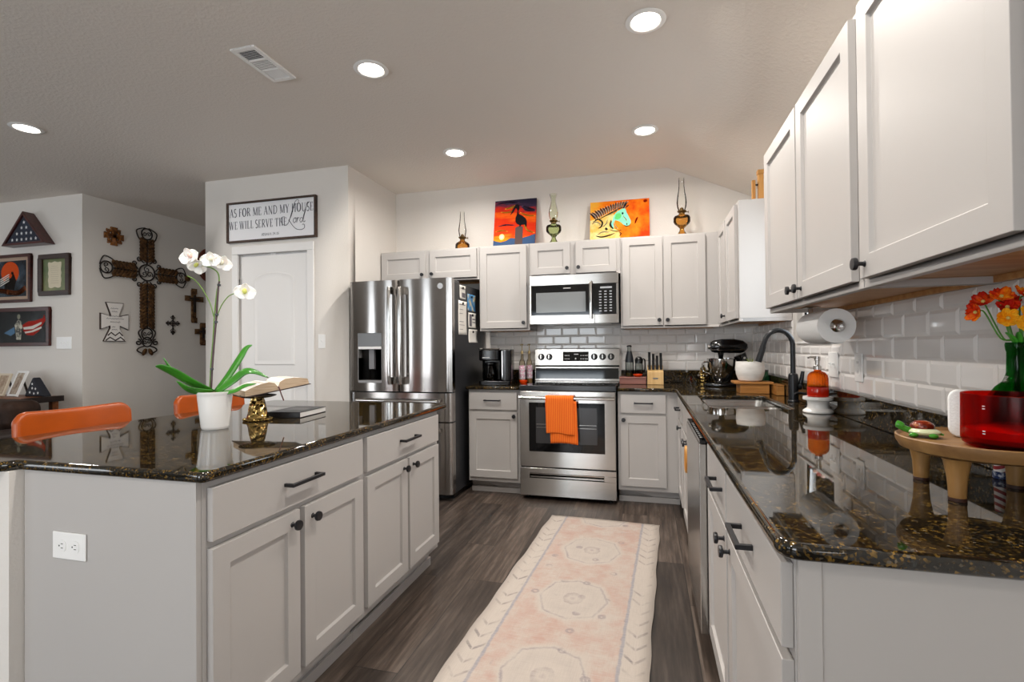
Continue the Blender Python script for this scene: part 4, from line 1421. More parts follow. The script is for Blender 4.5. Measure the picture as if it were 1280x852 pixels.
for a in (90, 210, 330):
    ir.tube(spiral(.035 * math.cos(R(a)), .035 * math.sin(R(a)), .036, .010, a, a + 400), .005, 6)
for a, L, term in ((0, .50, 0), (90, .513, 0), (180, .51, 0), (270, .966, 1)):
    e = L - .155 if not term else .60
    lf, tip = MB(), MB()
    def P(pts): return rot2(pts, a)
    ir.tube(P([(.09, -.02, 0), (e + .01, -.02, 0)]), .009, 8)
    n = int((e - .13) / .032)
    for i in range(n):
        x = .145 + (e - .15) * i / max(1, n - 1)
        for s in (-1, 1):
            m = Matrix.Rotation(-R(a), 4, 'Y') @ Matrix.Translation((x, -.028, s * .038)) @ Matrix.Rotation(-R(s * 52), 4, 'Y')
            lf.ell((0, 0, 0), (.044, .012, .018), 0, m, 10, 6)
            m = Matrix.Rotation(-R(a), 4, 'Y') @ Matrix.Translation((x, -.024, s * .070)) @ Matrix.Rotation(-R(s * 25), 4, 'Y')
            lf.ell((0, 0, 0), (.024, .011, .014), 0, m, 8, 6)
    for s in (-1, 1):       # scrolls by the centre
        q = [(.10, -.02, s * .03), (.125, -.02, s * .06), (.15, -.02, s * .075)]
        ir.tube(P(catmull(q, 4)), .006, 6)
        ir.tube(P(spiral(.135, s * .085, .026, .006, 0, s * 420)), .006, 6)
    if not term:
        c = L - .085
        ir.tube(P(spiral(c, 0, .060, .060, 0, 360)), .007, 8)
        for s in (-1, 1):
            ir.tube(P(catmull([(L - .165, -.02, s * .02), (L - .15, -.02, s * .085), (L - .07, -.02, s * .115), (L - .035, -.02, s * .07), (L - .02, -.02, s * .02)], 5)), .0065, 6)
            ir.tube(P(spiral(c, s * .026, .026, .006, 90, 90 + s * 420)), .0045, 6)
        m = Matrix.Rotation(-R(a), 4, 'Y')
        tip.ell((L - .012, -.025, 0), (.032, .012, .034), 0, m, 10, 6)
    else:
        for (c, r) in ((.675, .062), (.765, .052)):
            ir.tube(P(spiral(c, 0, r, r, 0, 360)), .007, 8)
            for s in (-1, 1):
                ir.tube(P(spiral(c, s * .024, .024, .006, 90, 90 + s * 420)), .0045, 6)
        for s in (-1, 1):
            ir.tube(P(catmull([(.60, -.02, s * .035), (.66, -.02, s * .095), (.74, -.02, s * .06)], 5)), .007, 6)
            ir.tube(P(spiral(.77, s * .098, .036, .007, 180, 180 + s * 450)), .007, 6)
            ir.tube(P(catmull([(.81, -.02, s * .03), (.83, -.02, s * .09), (.86, -.02, s * .11), (.89, -.02, s * .06)], 5)), .007, 6)
            m = Matrix.Rotation(-R(a), 4, 'Y') @ Matrix.Translation((.875, -.026, s * .035)) @ Matrix.Rotation(-R(s * 30), 4, 'Y')
            tip.ell((0, 0, 0), (.045, .012, .024), 0, m, 10, 6)
        m = Matrix.Rotation(-R(a), 4, 'Y')
        tip.ell((.92, -.026, 0), (.046, .012, .022), 0, m, 10, 6)
    lf.build('leaf_panel', M_LEAF, bc)
    tip.build('leaf_tip', M_LEAF, bc)
ir.cyl((0, -.02, .088), (0, 0, .088), .006).cyl((0, -.02, -.088), (0, 0, -.088), .006)
ir.build('scroll_frame', M_IRON, bc)

am = thing('amber_cross', 'small round openwork amber cross, upper left of the large cross', 'cross', (HX, 3.89, 2.402), PI / 2)
mb = MB()
mb.tube(spiral(0, 0, .062, .062, 0, 360, -.012), .011, 8)
for a in (0, 90, 180, 270):
    mb.add([(rot2([p], a)[0]) for p in [(.0, -.022, -.016), (.095, -.022, -.032), (.095, -.022, .032), (.0, -.022, .016), (.0, -.003, -.016), (.095, -.003, -.032), (.095, -.003, .032), (.0, -.003, .016)]],
           [(0, 3, 2, 1), (4, 5, 6, 7), (0, 1, 5, 4), (1, 2, 6, 5), (2, 3, 7, 6), (3, 0, 4, 7)])
    mb.tube(rot2(spiral(.052, .052, .024, .006, 45, 480, -.014), a), .006, 6)
mb.build('openwork', noisy('amber_metal', [(.35, lin('3A200E')), (.55, lin('8A5420')), (.75, lin('B87B34'))], 45, rough=.35), am)

wc = thing('white_cross', 'flared white wooden cross with handwriting and zigzag foot, left of large cross', 'cross', (HX, 3.895, 1.515), PI / 2)
def flared(k=0.0):
    return [(-.112 + k, -.205 + k), (.112 - k, -.205 + k), (.050 - k, -.07), (.052 - k, -.045 + k), (.140 - k, -.085 + k * 1.5), (.140 - k, .085 - k * 1.5), (.045 - k, .058 - k), (.045 - k, .075), (.088 - k, .198 - k), (-.088 + k, .198 - k), (-.045 + k, .075), (-.045 + k, .058 - k), (-.140 + k, .085 - k * 1.5), (-.140 + k, -.085 + k * 1.5), (-.052 + k, -.045 + k), (-.050 + k, -.07)]
MB().prism(flared(), -.018, 0).build('cross_board', plain('dark_edge', '3A2C24', .7), wc)
MB().prism(flared(.006), -.022, -.0181).build('painted_face', plain('cross_white', 'F0ECE8', .7), wc)
hw_ = MB()
rnd = random.Random(3)
for z_, a_x, b_x in ((.135, -.045, .03), (.105, -.035, .02), (.055, -.06, .07), (.03, -.085, .085), (-.005, -.05, .05), (-.055, -.03, .0), (-.085, -.035, .02)):
    k = int((b_x - a_x) / .008)
    pts = [(a_x + (b_x - a_x) * i / k, z_ + (.007 if i % 2 else -.006) * rnd.uniform(.3, 1.2)) for i in range(k + 1)]
    stroke(hw_, pts, .0035, -.0228, -.0221)
hw_.build('handwriting', plain('script_ink', '4B4A55', .7), wc)
zz = MB()
for z_, w_ in ((-.125, .075), (-.175, .095)):
    stroke(zz, [(-w_, z_ - .02), (-w_ * .55, z_ + .012), (0, z_ - .02), (w_ * .55, z_ + .014), (w_, z_ - .022)], .013, -.0228, -.0221)
zz.build('zigzag', MATS['dark_edge'], wc)

sc3 = thing('scroll_cross', 'small black wire scroll cross, right of the large cross foot', 'cross', (HX, 4.549, 1.503), PI / 2)
mb = MB()
mb.tube([(0, -.012, -.10), (0, -.012, .10)], .006, 8).tube([(-.075, -.012, .025), (.075, -.012, .025)], .006, 8)
for a, L in ((0, .078), (90, .085), (180, .078), (270, .10)):
    for s in (-1, 1):
        mb.tube([(x, y, z + .025 if a != 270 else z) for x, y, z in rot2(spiral(L - .02, s * .016, .016, .004, 180, 180 + s * 400, -.012), a)], .004, 6)
    mb.ell((L * math.cos(R(a)), -.012, (.025 if a != 270 else 0) + L * math.sin(R(a))), (.011, .007, .011), 0, None, 10, 6)
mb.tube(spiral(0, .025, .03, .03, 0, 360, -.012), .005, 6)
mb.tube([(0, -.012, -.03), (.03, -.012, -.06), (0, -.012, -.10), (-.03, -.012, -.06), (0, -.012, -.03)], .004, 6)
mb.cyl((0, 0, .025), (0, -.012, .025), .005)
mb.build('wire_frame', M_IRON, sc3)

M_RUST = noisy('rustic_wood', [(.35, lin('2A1B12')), (.55, lin('6B4E33')), (.75, lin('A58A62'))], 18, rough=.6)
def block_cross(name, label, y, z, w, h, zc, t, flare=False):
    t_ = thing(name, label, 'cross', (HX, y, z), PI / 2)
    mb = MB().box(-t, t, -.02, -.001, -h / 2, h / 2).box(-w / 2, -t, -.02, -.001, zc - t, zc + t).box(t, w / 2, -.02, -.001, zc - t, zc + t)
    for (cx, cz) in ((0, h / 2 - t * .6), (0, -h / 2 + t * .6), (-w / 2 + t * .6, zc), (w / 2 - t * .6, zc)):
        mb.box(cx - t * 1.35, cx + t * 1.35, -.024, -.0205, cz - t * 1.1, cz + t * 1.1)
    mb.build('cross_body', M_RUST, t_, bevel=.003)
    mb = MB().box(-t * .5, t * .5, -.034, -.0245, -h * .2, h * .33).box(-w * .3, -t * .5, -.034, -.0245, zc - t * .4, zc + t * .4).box(t * .5, w * .3, -.034, -.0245, zc - t * .4, zc + t * .4)
    mb.build('inner_cross', M_IRON, t_, bevel=.002)
    return t_
block_cross('rustic_cross', 'brown and tan rustic cross with dark inner cross, right of the large cross', 4.824, 1.753, .215, .39, .085, .03)
block_cross('rustic_cross', 'small dark wooden cross, lowest right on the hall wall beside pantry corner', 4.945, 1.410, .19, .25, .03, .03)
ov = thing('wooden_plaque', 'dark red-brown oval wood plaque behind the white orchid flowers', 'plaque', (HX, 5.03, 2.28), PI / 2)
MB().prism(arc(0, 0, .15, 0, 360, 40, .21)[:-1], -.024, -.001).build('plaque_board', wood('plaque_wood', '3A150B', '7A351C', 'z', .4), ov, bevel=.006)
MB().prism(arc(0, .0, .105, 0, 360, 36, .15)[:-1], -.028, -.0245).build('carved_centre', wood('plaque_centre', '2A100A', '55230F', 'z', .4), ov, bevel=.003)

# ------------------------------------------------------------------ things on the island
oc = thing('potted_orchid', 'white orchid in a ribbed white pot on the island counter', 'plant', (-1.69, 1.62, ZT + .0005), R(46))
prof = [(0, 0), (.046, 0), (.048, .004)]
for i in range(17):
    z = .008 + i * .0078
    r = .048 + .0155 * (z / .148)
    prof += [(r + .0004, z), (r + .0012, z + .004)]
prof += [(.066, .144), (.066, .150), (.062, .150), (.060, .135), (0, .135)]
MB().lathe(prof, n=40).build('pot', M_CERAM, oc)
MB().lathe([(.0595, .1352), (.045, .143), (.02, .147), (0, .148)], n=20).build('moss', noisy('bark_moss', [(.3, lin('3B2A1C')), (.6, lin('7A6A45')), (.75, lin('A9A07A'))], 60, rough=.9), oc)
M_LEAFG = noisy('orchid_leaf', [(.3, lin('2C6A1C')), (.6, lin('3F8B26')), (.8, lin('5FA83A'))], 7, rough=.3)
M_STEMG = plain('stem_green', '6B8E3C', .5)
M_STAKE = plain('stake_purple', '4A3438', .5)
M_PETAL = plain('orchid_petal', 'F6F3EE', .5)
M_PETAL.node_tree.nodes['Principled BSDF'].inputs['Subsurface Weight'].default_value = .15
M_LIP = plain('orchid_lip', 'C9CC6A', .5)
def leaf(pts, w, parent, mat, dy=0.0, name='leaf', twist=0.0, cup=.25):
    c = catmull(pts, 6)
    n = len(c) - 1
    def fn(u, v):
        i = min(n, int(round(u * n)))
        p = c[i]
        tgt = (c[min(i + 1, n)] - c[max(i - 1, 0)]).normalized()
        side = Vector((0, 1, 0)) - tgt * tgt.y
        side = (Matrix.Rotation(twist, 3, tgt) @ side).normalized()
        nn = side.cross(tgt)
        ww = w * (math.sin(PI * min(1, .12 + u * .88)) ** .6 if u < 1 else 0) * (1 - .25 * u)
        s = (v - .5) * 2
        return p + side * s * ww + nn * (abs(s) ** 1.5 * ww * cup)
    return MB().grid(fn, n, 6).build(name, mat, parent, solid=.0018)
leaf([(-.010, .01, .145), (-.077, -.03, .185), (-.130, -.05, .226), (-.168, -.06, .250), (-.190, -.06, .258)], .026, oc, M_LEAFG, twist=.75)
leaf([(-.015, .02, .145), (-.06, .03, .158), (-.105, .05, .195), (-.150, .06, .240), (-.176, .07, .288)], .017, oc, M_LEAFG, twist=.5)
leaf([(-.01, -.01, .146), (-.05, -.03, .150), (-.09, -.05, .165), (-.125, -.06, .200)], .020, oc, M_LEAFG, twist=.8)
leaf([(.0, .01, .146), (.046, .02, .210), (.089, .03, .285), (.113, .03, .325), (.136, .03, .337)], .017, oc, M_LEAFG, twist=.9)
leaf([(.002, -.01, .146), (.06, -.03, .195), (.103, -.05, .230), (.142, -.06, .228), (.190, -.06, .200)], .022, oc, M_LEAFG, twist=.7)
leaf([(.012, -.02, .146), (.06, -.05, .152), (.103, -.06, .172), (.146, -.07, .179)], .014, oc, M_LEAFG, twist=.6)
MB().tube(catmull([(-.014, 0, .14), (-.007, 0, .276), (.005, 0, .438), (.013, 0, .568), (.017, 0, .596)], 5), .0036, 8).build('stake', M_STAKE, oc)
sm = MB()
sm.tube(catmull([(-.018, .004, .14), (-.014, .006, .25), (-.006, .006, .36), (-.001, .006, .454), (.008, .005, .552), (.016, 0, .600), (.010, -.004, .632), (-.012, -.008, .648), (-.033, -.01, .653)], 5), .0026, 8)
sm.tube(catmull([(-.003, .006, .452), (-.017, .004, .509), (-.044, 0, .565), (-.068, -.004, .596), (-.092, -.006, .610)], 5), .0020, 8)
sm.tube(catmull([(.004, .004, .43), (.012, .002, .465), (.027, 0, .504), (.050, -.002, .537), (.078, -.004, .551), (.096, -.004, .552)], 5), .0020, 8)
sm.build('stem', M_STEMG, oc)
cl = MB()
for (x, z) in ((-.011, .24), (.007, .46), (.015, .58), (.004, .43)):
    cl.box(x - .006, x + .007, -.008, .008, z - .004, z + .004)
cl.build('stem_clip', M_BLKPL, oc, bevel=.001)
def orchid_flower(c, face, s=1.0, lip=M_LIP, spin=0.0):
    q = Vector(face).to_track_quat('Z', 'Y').to_matrix().to_4x4()
    m0 = Matrix.Translation(c) @ q @ Matrix.Rotation(spin, 4, 'Z')
    mb = MB()
    for ang, L, W, tilt in ((90, .034, .017, .15), (215, .032, .016, .1), (325, .032, .016, .1), (12, .036, .026, -.1), (168, .036, .026, -.1)):
        m = m0 @ Matrix.Rotation(R(ang), 4, 'Z') @ Matrix.Rotation(-tilt, 4, 'Y')
        def fn(u, v, L=L, W=W):
            a = u
            w = W * math.sin(PI * (a ** .75)) ** .65 if 0 < a < 1 else 0
            t = (v - .5) * 2
            return (L * s * a * 1.05, t * w * s, s * (.006 * a * a + .005 * t * t * a))
        mb.grid(fn, 9, 6, 0, m)
    o = mb.build('flower', M_PETAL, oc, solid=.0008)
    lp = MB()
    lp.ell((0, -.007 * s, .007 * s), (.008 * s, .011 * s, .007 * s), 0, m0, 12, 8)
    lp.ell((0, .004 * s, .008 * s), (.004 * s, .004 * s, .006 * s), 0, m0, 10, 6)
    lp.build('lip', lip, o)
orchid_flower((-.083, -.012, .682), (-.55, -.8, .1), 1.05, plain('lip_pink', 'E9C3B4', .5), .3)
orchid_flower((-.062, -.006, .648), (.2, -.95, -.35), .95, M_LIP, -.4)
orchid_flower((-.012, -.016, .674), (-.2, -.95, .1), 1.0, plain('lip_cream', 'E6E2C8', .5), .1)
orchid_flower((.026, -.012, .664), (.35, -.9, .05), 1.0, MATS['lip_cream'], -.2)
orchid_flower((.106, -.012, .550), (.2, -.93, .15), 1.15, M_LIP, .0)

cp_ = thing('pedestal_dish', 'hammered gold pedestal holding up the open book on the island', 'pedestal', (-1.695, 1.852, ZT + .0005))
gold = NT('hammered_gold')
vo = gold.n('ShaderNodeTexVoronoi')
vo.inputs['Scale'].default_value = 42
gold.l(gold.coord(), vo.inputs['Vector'])
gold.set(Base_Color=lin('B89A5E'), Metallic=1.0, Roughness=.12)
gold.bump(vo.outputs['Distance'], .9, .012)
gold = gold.m
MB().lathe([(0, 0), (.058, 0), (.060, .004), (.056, .009), (.046, .012), (.040, .030), (.036, .060), (.030, .085), (.026, .098), (0, .098)], n=36).build('foot', gold, cp_)
bd = MB()
for i in range(36):
    a = 2 * PI * i / 36
    bd.ell((.0575 * math.cos(a), .0575 * math.sin(a), .0065), (.0042, .0042, .0042), 0, None, 8, 6)
bd.build('beaded_rim', gold, cp_)
MB().lathe([(0, .0985), (.03, .0985), (.058, .103), (.076, .109), (.078, .112), (.074, .113), (.055, .107), (0, .105)], n=40).build('dish', plain('bronze_dark', '3A3028', .25, .9), cp_)

ob = thing('open_book', 'open book with tan page edges lying on the gold pedestal', 'book', (-1.71, 1.955, 1.0235), R(58))
TL = Matrix.Rotation(R(-9), 4, 'Y')
def pg(sx):
    top = [(.0, .016), (.012, .036), (.035, .045), (.07, .043), (.105, .036), (.136, .026)]
    return [(sx * x, z) for x, z in top] + [(sx * .140, .001), (0, .001)]
M_EDGE = NT('page_edges')
wv = M_EDGE.n('ShaderNodeTexNoise')
wv.inputs['Scale'].default_value = 3
M_EDGE.l(M_EDGE.coord((4, 4, 260)), wv.inputs['Vector'])
M_EDGE.l(M_EDGE.ramp(wv.outputs['Fac'], [(.3, lin('A98B6E')), (.7, lin('D8C3A8'))]), M_EDGE.p.inputs['Base Color'])
M_EDGE.set(Roughness=.8)
M_EDGE = M_EDGE.m
for sx in (-1, 1):
    poly = pg(sx)
    n = len(poly)
    mb = MB()
    V = [(x, -.098, z) for x, z in poly] + [(x, .098, z) for x, z in poly]
    mb.add([TL @ Vector(v) for v in V], [tuple(range(n)), tuple(range(2 * n - 1, n - 1, -1))] + [(5, 5 + n, 6 + n, 6), (6, 6 + n, 7 + n, 7)], 1)
    mb.add([TL @ Vector(v) for v in V], [(i, i + n, i + 1 + n, i + 1) for i in range(5)], 0)
    mb.build('page_block', [M_PAPER, M_EDGE], ob)
    lt = MB()
    for col in (0.022, .075):
        for k in range(17):
            x0_, x1_ = sx * (col + .003), sx * (col + .045)
            def zz_(x):
                x = abs(x)
                t = [(.0, .016), (.012, .036), (.035, .045), (.07, .043), (.105, .036), (.136, .026)]
                for (a, b), (c, d) in zip(t, t[1:]):
                    if a <= x <= c:
                        return b + (d - b) * (x - a) / (c - a)
                return .02
            yk = -.085 + k * .0102
            for xa, xb in ((x0_, (x0_ + x1_) / 2), ((x0_ + x1_) / 2, x1_)):
                lt.add([TL @ Vector(v) for v in [(xa, yk, zz_(xa) + .0006), (xb, yk, zz_(xb) + .0006), (xb, yk + .004, zz_(xb) + .0006), (xa, yk + .004, zz_(xa) + .0006)]], [(0, 1, 2, 3)])
    lt.build('print_lines', plain('faded_print', 'CFC9C0', .8), ob)
MB().box(-.146, .146, -.103, .103, -.0035, .0, 0, TL).build('cover', plain('black_leather', '2A1712', .4), ob, bevel=.001)
MB().tube([TL @ Vector(v) for v in [(.002, -.06, .020), (.002, -.098, .016), (.003, -.106, .004), (.005, -.110, -.020), (.010, -.112, -.050)]], .0035, 8, flat=.25).build('ribbon', plain('ribbon_maroon', '4A1C1A', .6), ob)

bb = thing('closed_book', 'closed black book with white page edges beside the gold pedestal', 'book', (-1.640, 2.05, ZT + .0005), R(7))
MB().box(-.080, .080, -.115, .115, 0, .003).box(-.080, .080, -.115, .115, .024, .027).box(-.083, -.0785, -.115, .115, 0, .027).box(-.0785, .080, -.1152, -.1135, .003, .024).build('cover', plain('book_black', '17171A', .4), bb, bevel=.001)
MB().box(-.078, .078, -.113, .113, .0031, .0239).build('page_block', plain('page_white', 'E6E3DF', .8), bb)
MB().box(-.05, .05, -.04, .045, .0271, .0275).build('cover_stamp', plain('stamp_grey', '3B3A3A', .35), bb)

# ------------------------------------------------------------------ stools beyond the island
def stool(y, label):
    t = thing('bar_stool', label, 'stool', (-2.53, y, 0), PI / 2, 'orange leather bar stools')
    def shell(u, v):
        a = (u - .5) * 2
        x = .238 * a
        k = abs(a)
        hh = .085 * (1 - .55 * max(0, (k - .80) / .20) ** 2.2)
        z = .868 + (v - .5) * 2 * hh + .010 * a * a
        yy = -.034 * a * a + .010 * (v - .5)
        return (x, yy, z)
    MB().grid(shell, 28, 8).build('backrest', M_ORLEA, t, solid=.032, subd=1)
    fr_ = MB()
    for s in (-1, 1):
        fr_.tube(catmull([(s * .12, .018, .86), (s * .13, .030, .76), (s * .15, .0, .63), (s * .17, -.02, .585)], 4), .010, 10)
    fr_.build('back_support', M_BLACK, t)
    MB().prism(rrect(-.20, .20, -.40, -.02, .07), .585, .65, 'xy').build('seat', M_ORLEA, t, bevel=.018, seg=3)
    for sx in (-1, 1):
        for (ya, yb) in ((-.06, -.03), (-.36, -.395)):
            MB().cyl((sx * .16, ya, .585), (sx * .195, yb, 0), .013, .011).build('leg', M_BLACK, t)
    MB().tube([(-.187, -.035, .22), (.187, -.035, .22), (.187, -.388, .22), (-.187, -.388, .22), (-.187, -.035, .22)], .008, 8).build('footrest', M_BLACK, t)
    return t
stool(1.66, 'orange leather bar stool at the island, nearest the left photo edge')
stool(2.375, 'orange leather bar stool behind the white orchid pot')

# ------------------------------------------------------------------ living room edge
so_ = thing('sofa', 'dark brown leather sofa back at the left photo edge', 'sofa', (-5.62, 2.62, 0))
MB().box(-.92, .93, -.45, .38, .12, .42).build('base', M_BRLEA, so_, bevel=.03, seg=3)
MB().box(-.92, .93, .20, .40, .421, .705).build('back', M_BRLEA, so_, bevel=.04, seg=3)
for k, sx in enumerate((-.75, -.15, .45)):
    MB().box(sx - .295, sx + .295, .10, .375, .58, .815).build('back_cushion', noisy('cushion_brown_%d' % k, [(.3, lin('1E1410')), (.7, lin('3E2E26'))], 6, rough=.5), so_, bevel=.075, seg=5)
for sx in (-1, 1):
    MB().box(sx * .93 - .10, sx * .93 + .10, -.46, .19, .12, .62).build('armrest', M_BRLEA, so_, bevel=.05, seg=3)
for sx in (-.8, .8):
    for sy in (-.38, .32):
        MB().cyl((sx, sy, 0), (sx, sy, .125), .03).build('foot', M_BLACK, so_)
ct = thing('console_table', 'wooden console table behind the sofa, its end showing beside the cushions', 'table', (-6.2, 3.33, 0))
M_OAKD = wood('console_oak', '5B3016', '9A5B2C', 'x', .4)
MB().box(-.80, .735, -.16, .16, .742, .785).build('table_top', M_OAKD, ct, bevel=.004)
MB().box(.7355, .765, -.162, .162, .735, .788).build('end_cap', plain('dark_cap', '1E120E', .5), ct, bevel=.003)
for sx in (-.75, .69):
    for sy in (-.12, .12):
        MB().box(sx - .025, sx + .025, sy - .025, sy + .025, 0, .7415).build('leg', M_OAKD, ct)
def standing_frame(label, x, y, w, h, rz, lean, mat, pic):
    t = thing('standing_photo', label, 'photo frame', (x, y, .7862), rz)
    m = Matrix.Rotation(-lean, 4, 'X')
    mb = MB()
    for (a, b, c, d) in ((-w, w, h - .02, h), (-w, w, 0, .02), (-w, -w + .02, .02, h - .02), (w - .02, w, .02, h - .02)):
        mb.box(a, b, -.016, 0, c, d, 0, m)
    mb.build('frame', mat, t)
    MB().box(-w + .02, w - .02, -.012, -.002, .02, h - .02, 0, m).build('photo', pic, t)
    MB().box(-.02, .02, .0, .004, 0, h * .7, 0, Matrix.Translation((0, .11, 0)) @ Matrix.Rotation(.25, 4, 'X')).build('prop', M_BLACK, t)
standing_frame('leaning photo frame with pale edges on the console table', -5.83, 3.32, .085, .25, R(-8), .34, M_WHITE, noisy('photo_mix', [(.35, lin('6B4A3A')), (.55, lin('B5A592')), (.75, lin('D8D4CC'))], 16))
standing_frame('cream photo frame at the left photo edge on the console table', -6.06, 3.34, .09, .22, R(-4), .3, plain('cream_frame', 'D9CBB4', .6), noisy('photo_warm', [(.35, lin('8A6B50')), (.7, lin('D8C8B0'))], 14))
fb = thing('folded_flag', 'folded dark blue starred flag triangle on the console table', 'flag', (-5.60, 3.38, .7862), R(2))
MB().prism([(-.13, 0), (.13, 0), (-.02, .185)], -.035, .035).build('flag_cloth', plain('flag_dark', '191B25', .8), fb, bevel=.014, seg=3)
st = MB()
for (x, z) in ((-.05, .04), (.0, .03), (.05, .035), (-.02, .08), (.02, .075), (-.02, .12)):
    star(x, z, .014, -.0353)
st.build('stars', MATS['star_white'], fb)

# ------------------------------------------------------------------ on top of the wall cabinets
UT = UZ1 + .0008
M_AMBER = thin_glass('amber_glass', 'EBC583', .3)
M_GREENG = thin_glass('pale_green_glass', 'DAE2BE', .3)
M_CHIM = thin_glass('chimney_glass', 'FDFDFB', .24)
M_CHIMG = thin_glass('green_chimney_glass', 'F0F3E6', .2)
M_BRASS = plain('aged_brass', '6B5430', .3, .9)
def oil_lamp(label, x, y, kind, glass, chim):
    t = thing('oil_lamp', label, 'oil lamp', (x, y, UT))
    if kind == 'low':
        MB().lathe([(0, 0), (.064, 0), (.067, .006), (.065, .046), (.058, .056), (.038, .070), (.024, .078), (.022, .086), (0, .086)], n=36).build('font', glass, t)
        zb = .086
        ch = [(.026, 0), (.033, .03), (.037, .06), (.032, .10), (.024, .145), (.0205, .19), (.021, .24)]
    else:
        MB().lathe([(0, 0), (.048, 0), (.049, .006), (.034, .016), (.020, .040), (.018, .058), (.030, .072), (.060, .098), (.067, .112), (.067, .146), (.060, .158), (.030, .168), (.024, .176), (0, .176)], n=14 if kind == 'tall' else 20).build('font', glass, t)
        zb = .176
        if kind == 'tall':
            ch = [(.026, 0), (.036, .03), (.040, .065), (.036, .11), (.027, .16), (.022, .21), (.022, .278)]
        else:
            ch = [(.026, 0), (.038, .03), (.043, .065), (.039, .10), (.028, .14), (.022, .165), (.022, .19), (.030, .215), (.034, .232)]
    b = MB().lathe([(0, zb + .0005), (.023, zb + .0005), (.023, zb + .010), (.030, zb + .014), (.036, zb + .022), (.036, zb + .027), (.020, zb + .027), (.013, zb + .05), (.006, zb + .055), (0, zb + .055)], n=28)
    b.cyl((.03, 0, zb + .016), (.05, 0, zb + .016), .003).cyl((.049, 0, zb + .016), (.053, 0, zb + .016), .009)
    b.build('burner', M_BRASS, t)
    MB().lathe([(r, z + zb + .0275) for r, z in ch], n=36).build('chimney', chim, t)
    return t
oil_lamp('squat amber oil lamp above the refrigerator cabinet, left of the bird painting', -1.632, 4.27, 'low', M_AMBER, M_CHIM)
oil_lamp('pale green oil lamp on pedestal foot between the two bright paintings', -.778, 4.27, 'green', M_GREENG, M_CHIMG)
oil_lamp('tall amber oil lamp on pedestal foot, right of the horse painting', .291, 4.27, 'tall', M_AMBER, M_CHIM)

def canvas(name, label, x, w, h, mat, lean=.19):
    t = thing(name, label, 'painting', (x, 4.375, UT))
    m = Matrix.Translation((0, 0, 0)) @ Matrix.Rotation(-lean, 4, 'X')
    MB().box(-w, w, 0, .018, 0, h, 0, m).build('canvas', mat, t, bevel=.001)
    return t, m
def paint(t, m, name, polys, mat, lvl=1):
    mb = MB()
    for p in polys:
        mb.prism(p, -.0006 * lvl - .0001, -.0006 * (lvl - 1) - .0001, 'xz', 0, m)
    return mb.build(name, mat, t)
def strokes(t, m, name, lines, mat, lvl=1):
    for pts, w in lines:
        tmp = MB()
        q = [(v.x, v.z) for v in catmull([(a, 0, b) for a, b in pts], 5)]
        n = len(q)
        ws = [w * (.35 + .65 * math.sin(PI * min(1, max(0, i / (n - 1))))) for i in range(n)]
        stroke(tmp, q, ws, -.0006 * lvl - .0001, -.0006 * (lvl - 1) - .0001)
        MB().add(tmp.v, tmp.f, 0, m).build(name, mat, t)

# sunset with a pelican on a post
def sunset_mat():
    t = NT('sunset_painting')
    tc = t.n('ShaderNodeTexCoord')
    sp = t.n('ShaderNodeSeparateXYZ')
    t.l(tc.outputs['Object'], sp.inputs[0])
    n = t.noise(t.coord((3, 3, 14)), 2.2, 4, .6)
    zz = t.math('ADD', t.math('DIVIDE', sp.outputs[2], .475), t.math('MULTIPLY', t.math('SUBTRACT', n, .5), .40))
    zz = t.math('ADD', zz, t.math('MULTIPLY', sp.outputs[0], .35))
    c = t.ramp(zz, [(0, lin('F29A18')), (.16, lin('EE8A14')), (.28, lin('D8400F')), (.52, lin('CE2A0C')), (.66, lin('E25C10')), (.78, lin('C8260C')), (.90, lin('3A2A40')), (1, lin('2A263C'))])
    t.l(c, t.p.inputs['Base Color'])
    t.set(Roughness=.7)
    t.p.inputs['Specular IOR Level'].default_value = .1
    return t.m
pt, pm = canvas('pelican_painting', 'orange sunset painting with dark pelican on a post', -1.172, .200, .487, sunset_mat())
def uv(lst, w, h):   # fractions of the canvas
    return [((a - .5) * 2 * w, b * h) for a, b in lst]
U_ = lambda l: uv([(a, .09 + .91 * b) for a, b in l], .200, .487)
paint(pt, pm, 'sun', [[(x * .2, z * .487) for x, z in arc(-.60, .25, .13, 0, 360, 24, .062)[:-1]]], plain('paint_sun', 'F8E08A', .75, Specular_IOR_Level=.08), 1)
paint(pt, pm, 'sun_core', [[(x * .2, z * .487) for x, z in arc(-.60, .25, .075, 0, 360, 20, .036)[:-1]]], plain('paint_suncore', 'FBF3C4', .75, Specular_IOR_Level=.08), 2)
strokes(pt, pm, 'bright_streak', [(U_([(.04, .30), (.2, .32), (.34, .29)]), .012), (U_([(.25, .80), (.42, .83), (.5, .87)]), .02), (U_([(.15, .74), (.3, .72), (.45, .75)]), .014), (U_([(.62, .70), (.8, .62), (.98, .6)]), .014), (U_([(.72, .45), (.8, .3), (.98, .22)]), .016)], plain('paint_yellow', 'F7B13A', .75, Specular_IOR_Level=.08), 1)
strokes(pt, pm, 'dark_streak', [(U_([(.1, .42), (.3, .44), (.5, .42)]), .014), (U_([(.66, .84), (.8, .76), (.98, .72)]), .045), (U_([(.02, .93), (.3, .95), (.6, .93)]), .02)], plain('paint_violet', '4B3A55', .75, Specular_IOR_Level=.08), 1)
paint(pt, pm, 'hills', [U_([(0, -.09), (1, -.09), (1, .20), (.86, .16), (.72, .13), (.55, .12), (.42, .14), (.30, .08), (.18, .06), (.08, .08), (0, .11)])], plain('paint_hill', '3E5579', .75, Specular_IOR_Level=.08), 2)
paint(pt, pm, 'post', [U_([(.52, -.05), (.70, -.05), (.70, .37), (.62, .40), (.52, .36)])], plain('paint_post', '5A4A48', .75, Specular_IOR_Level=.08), 3)
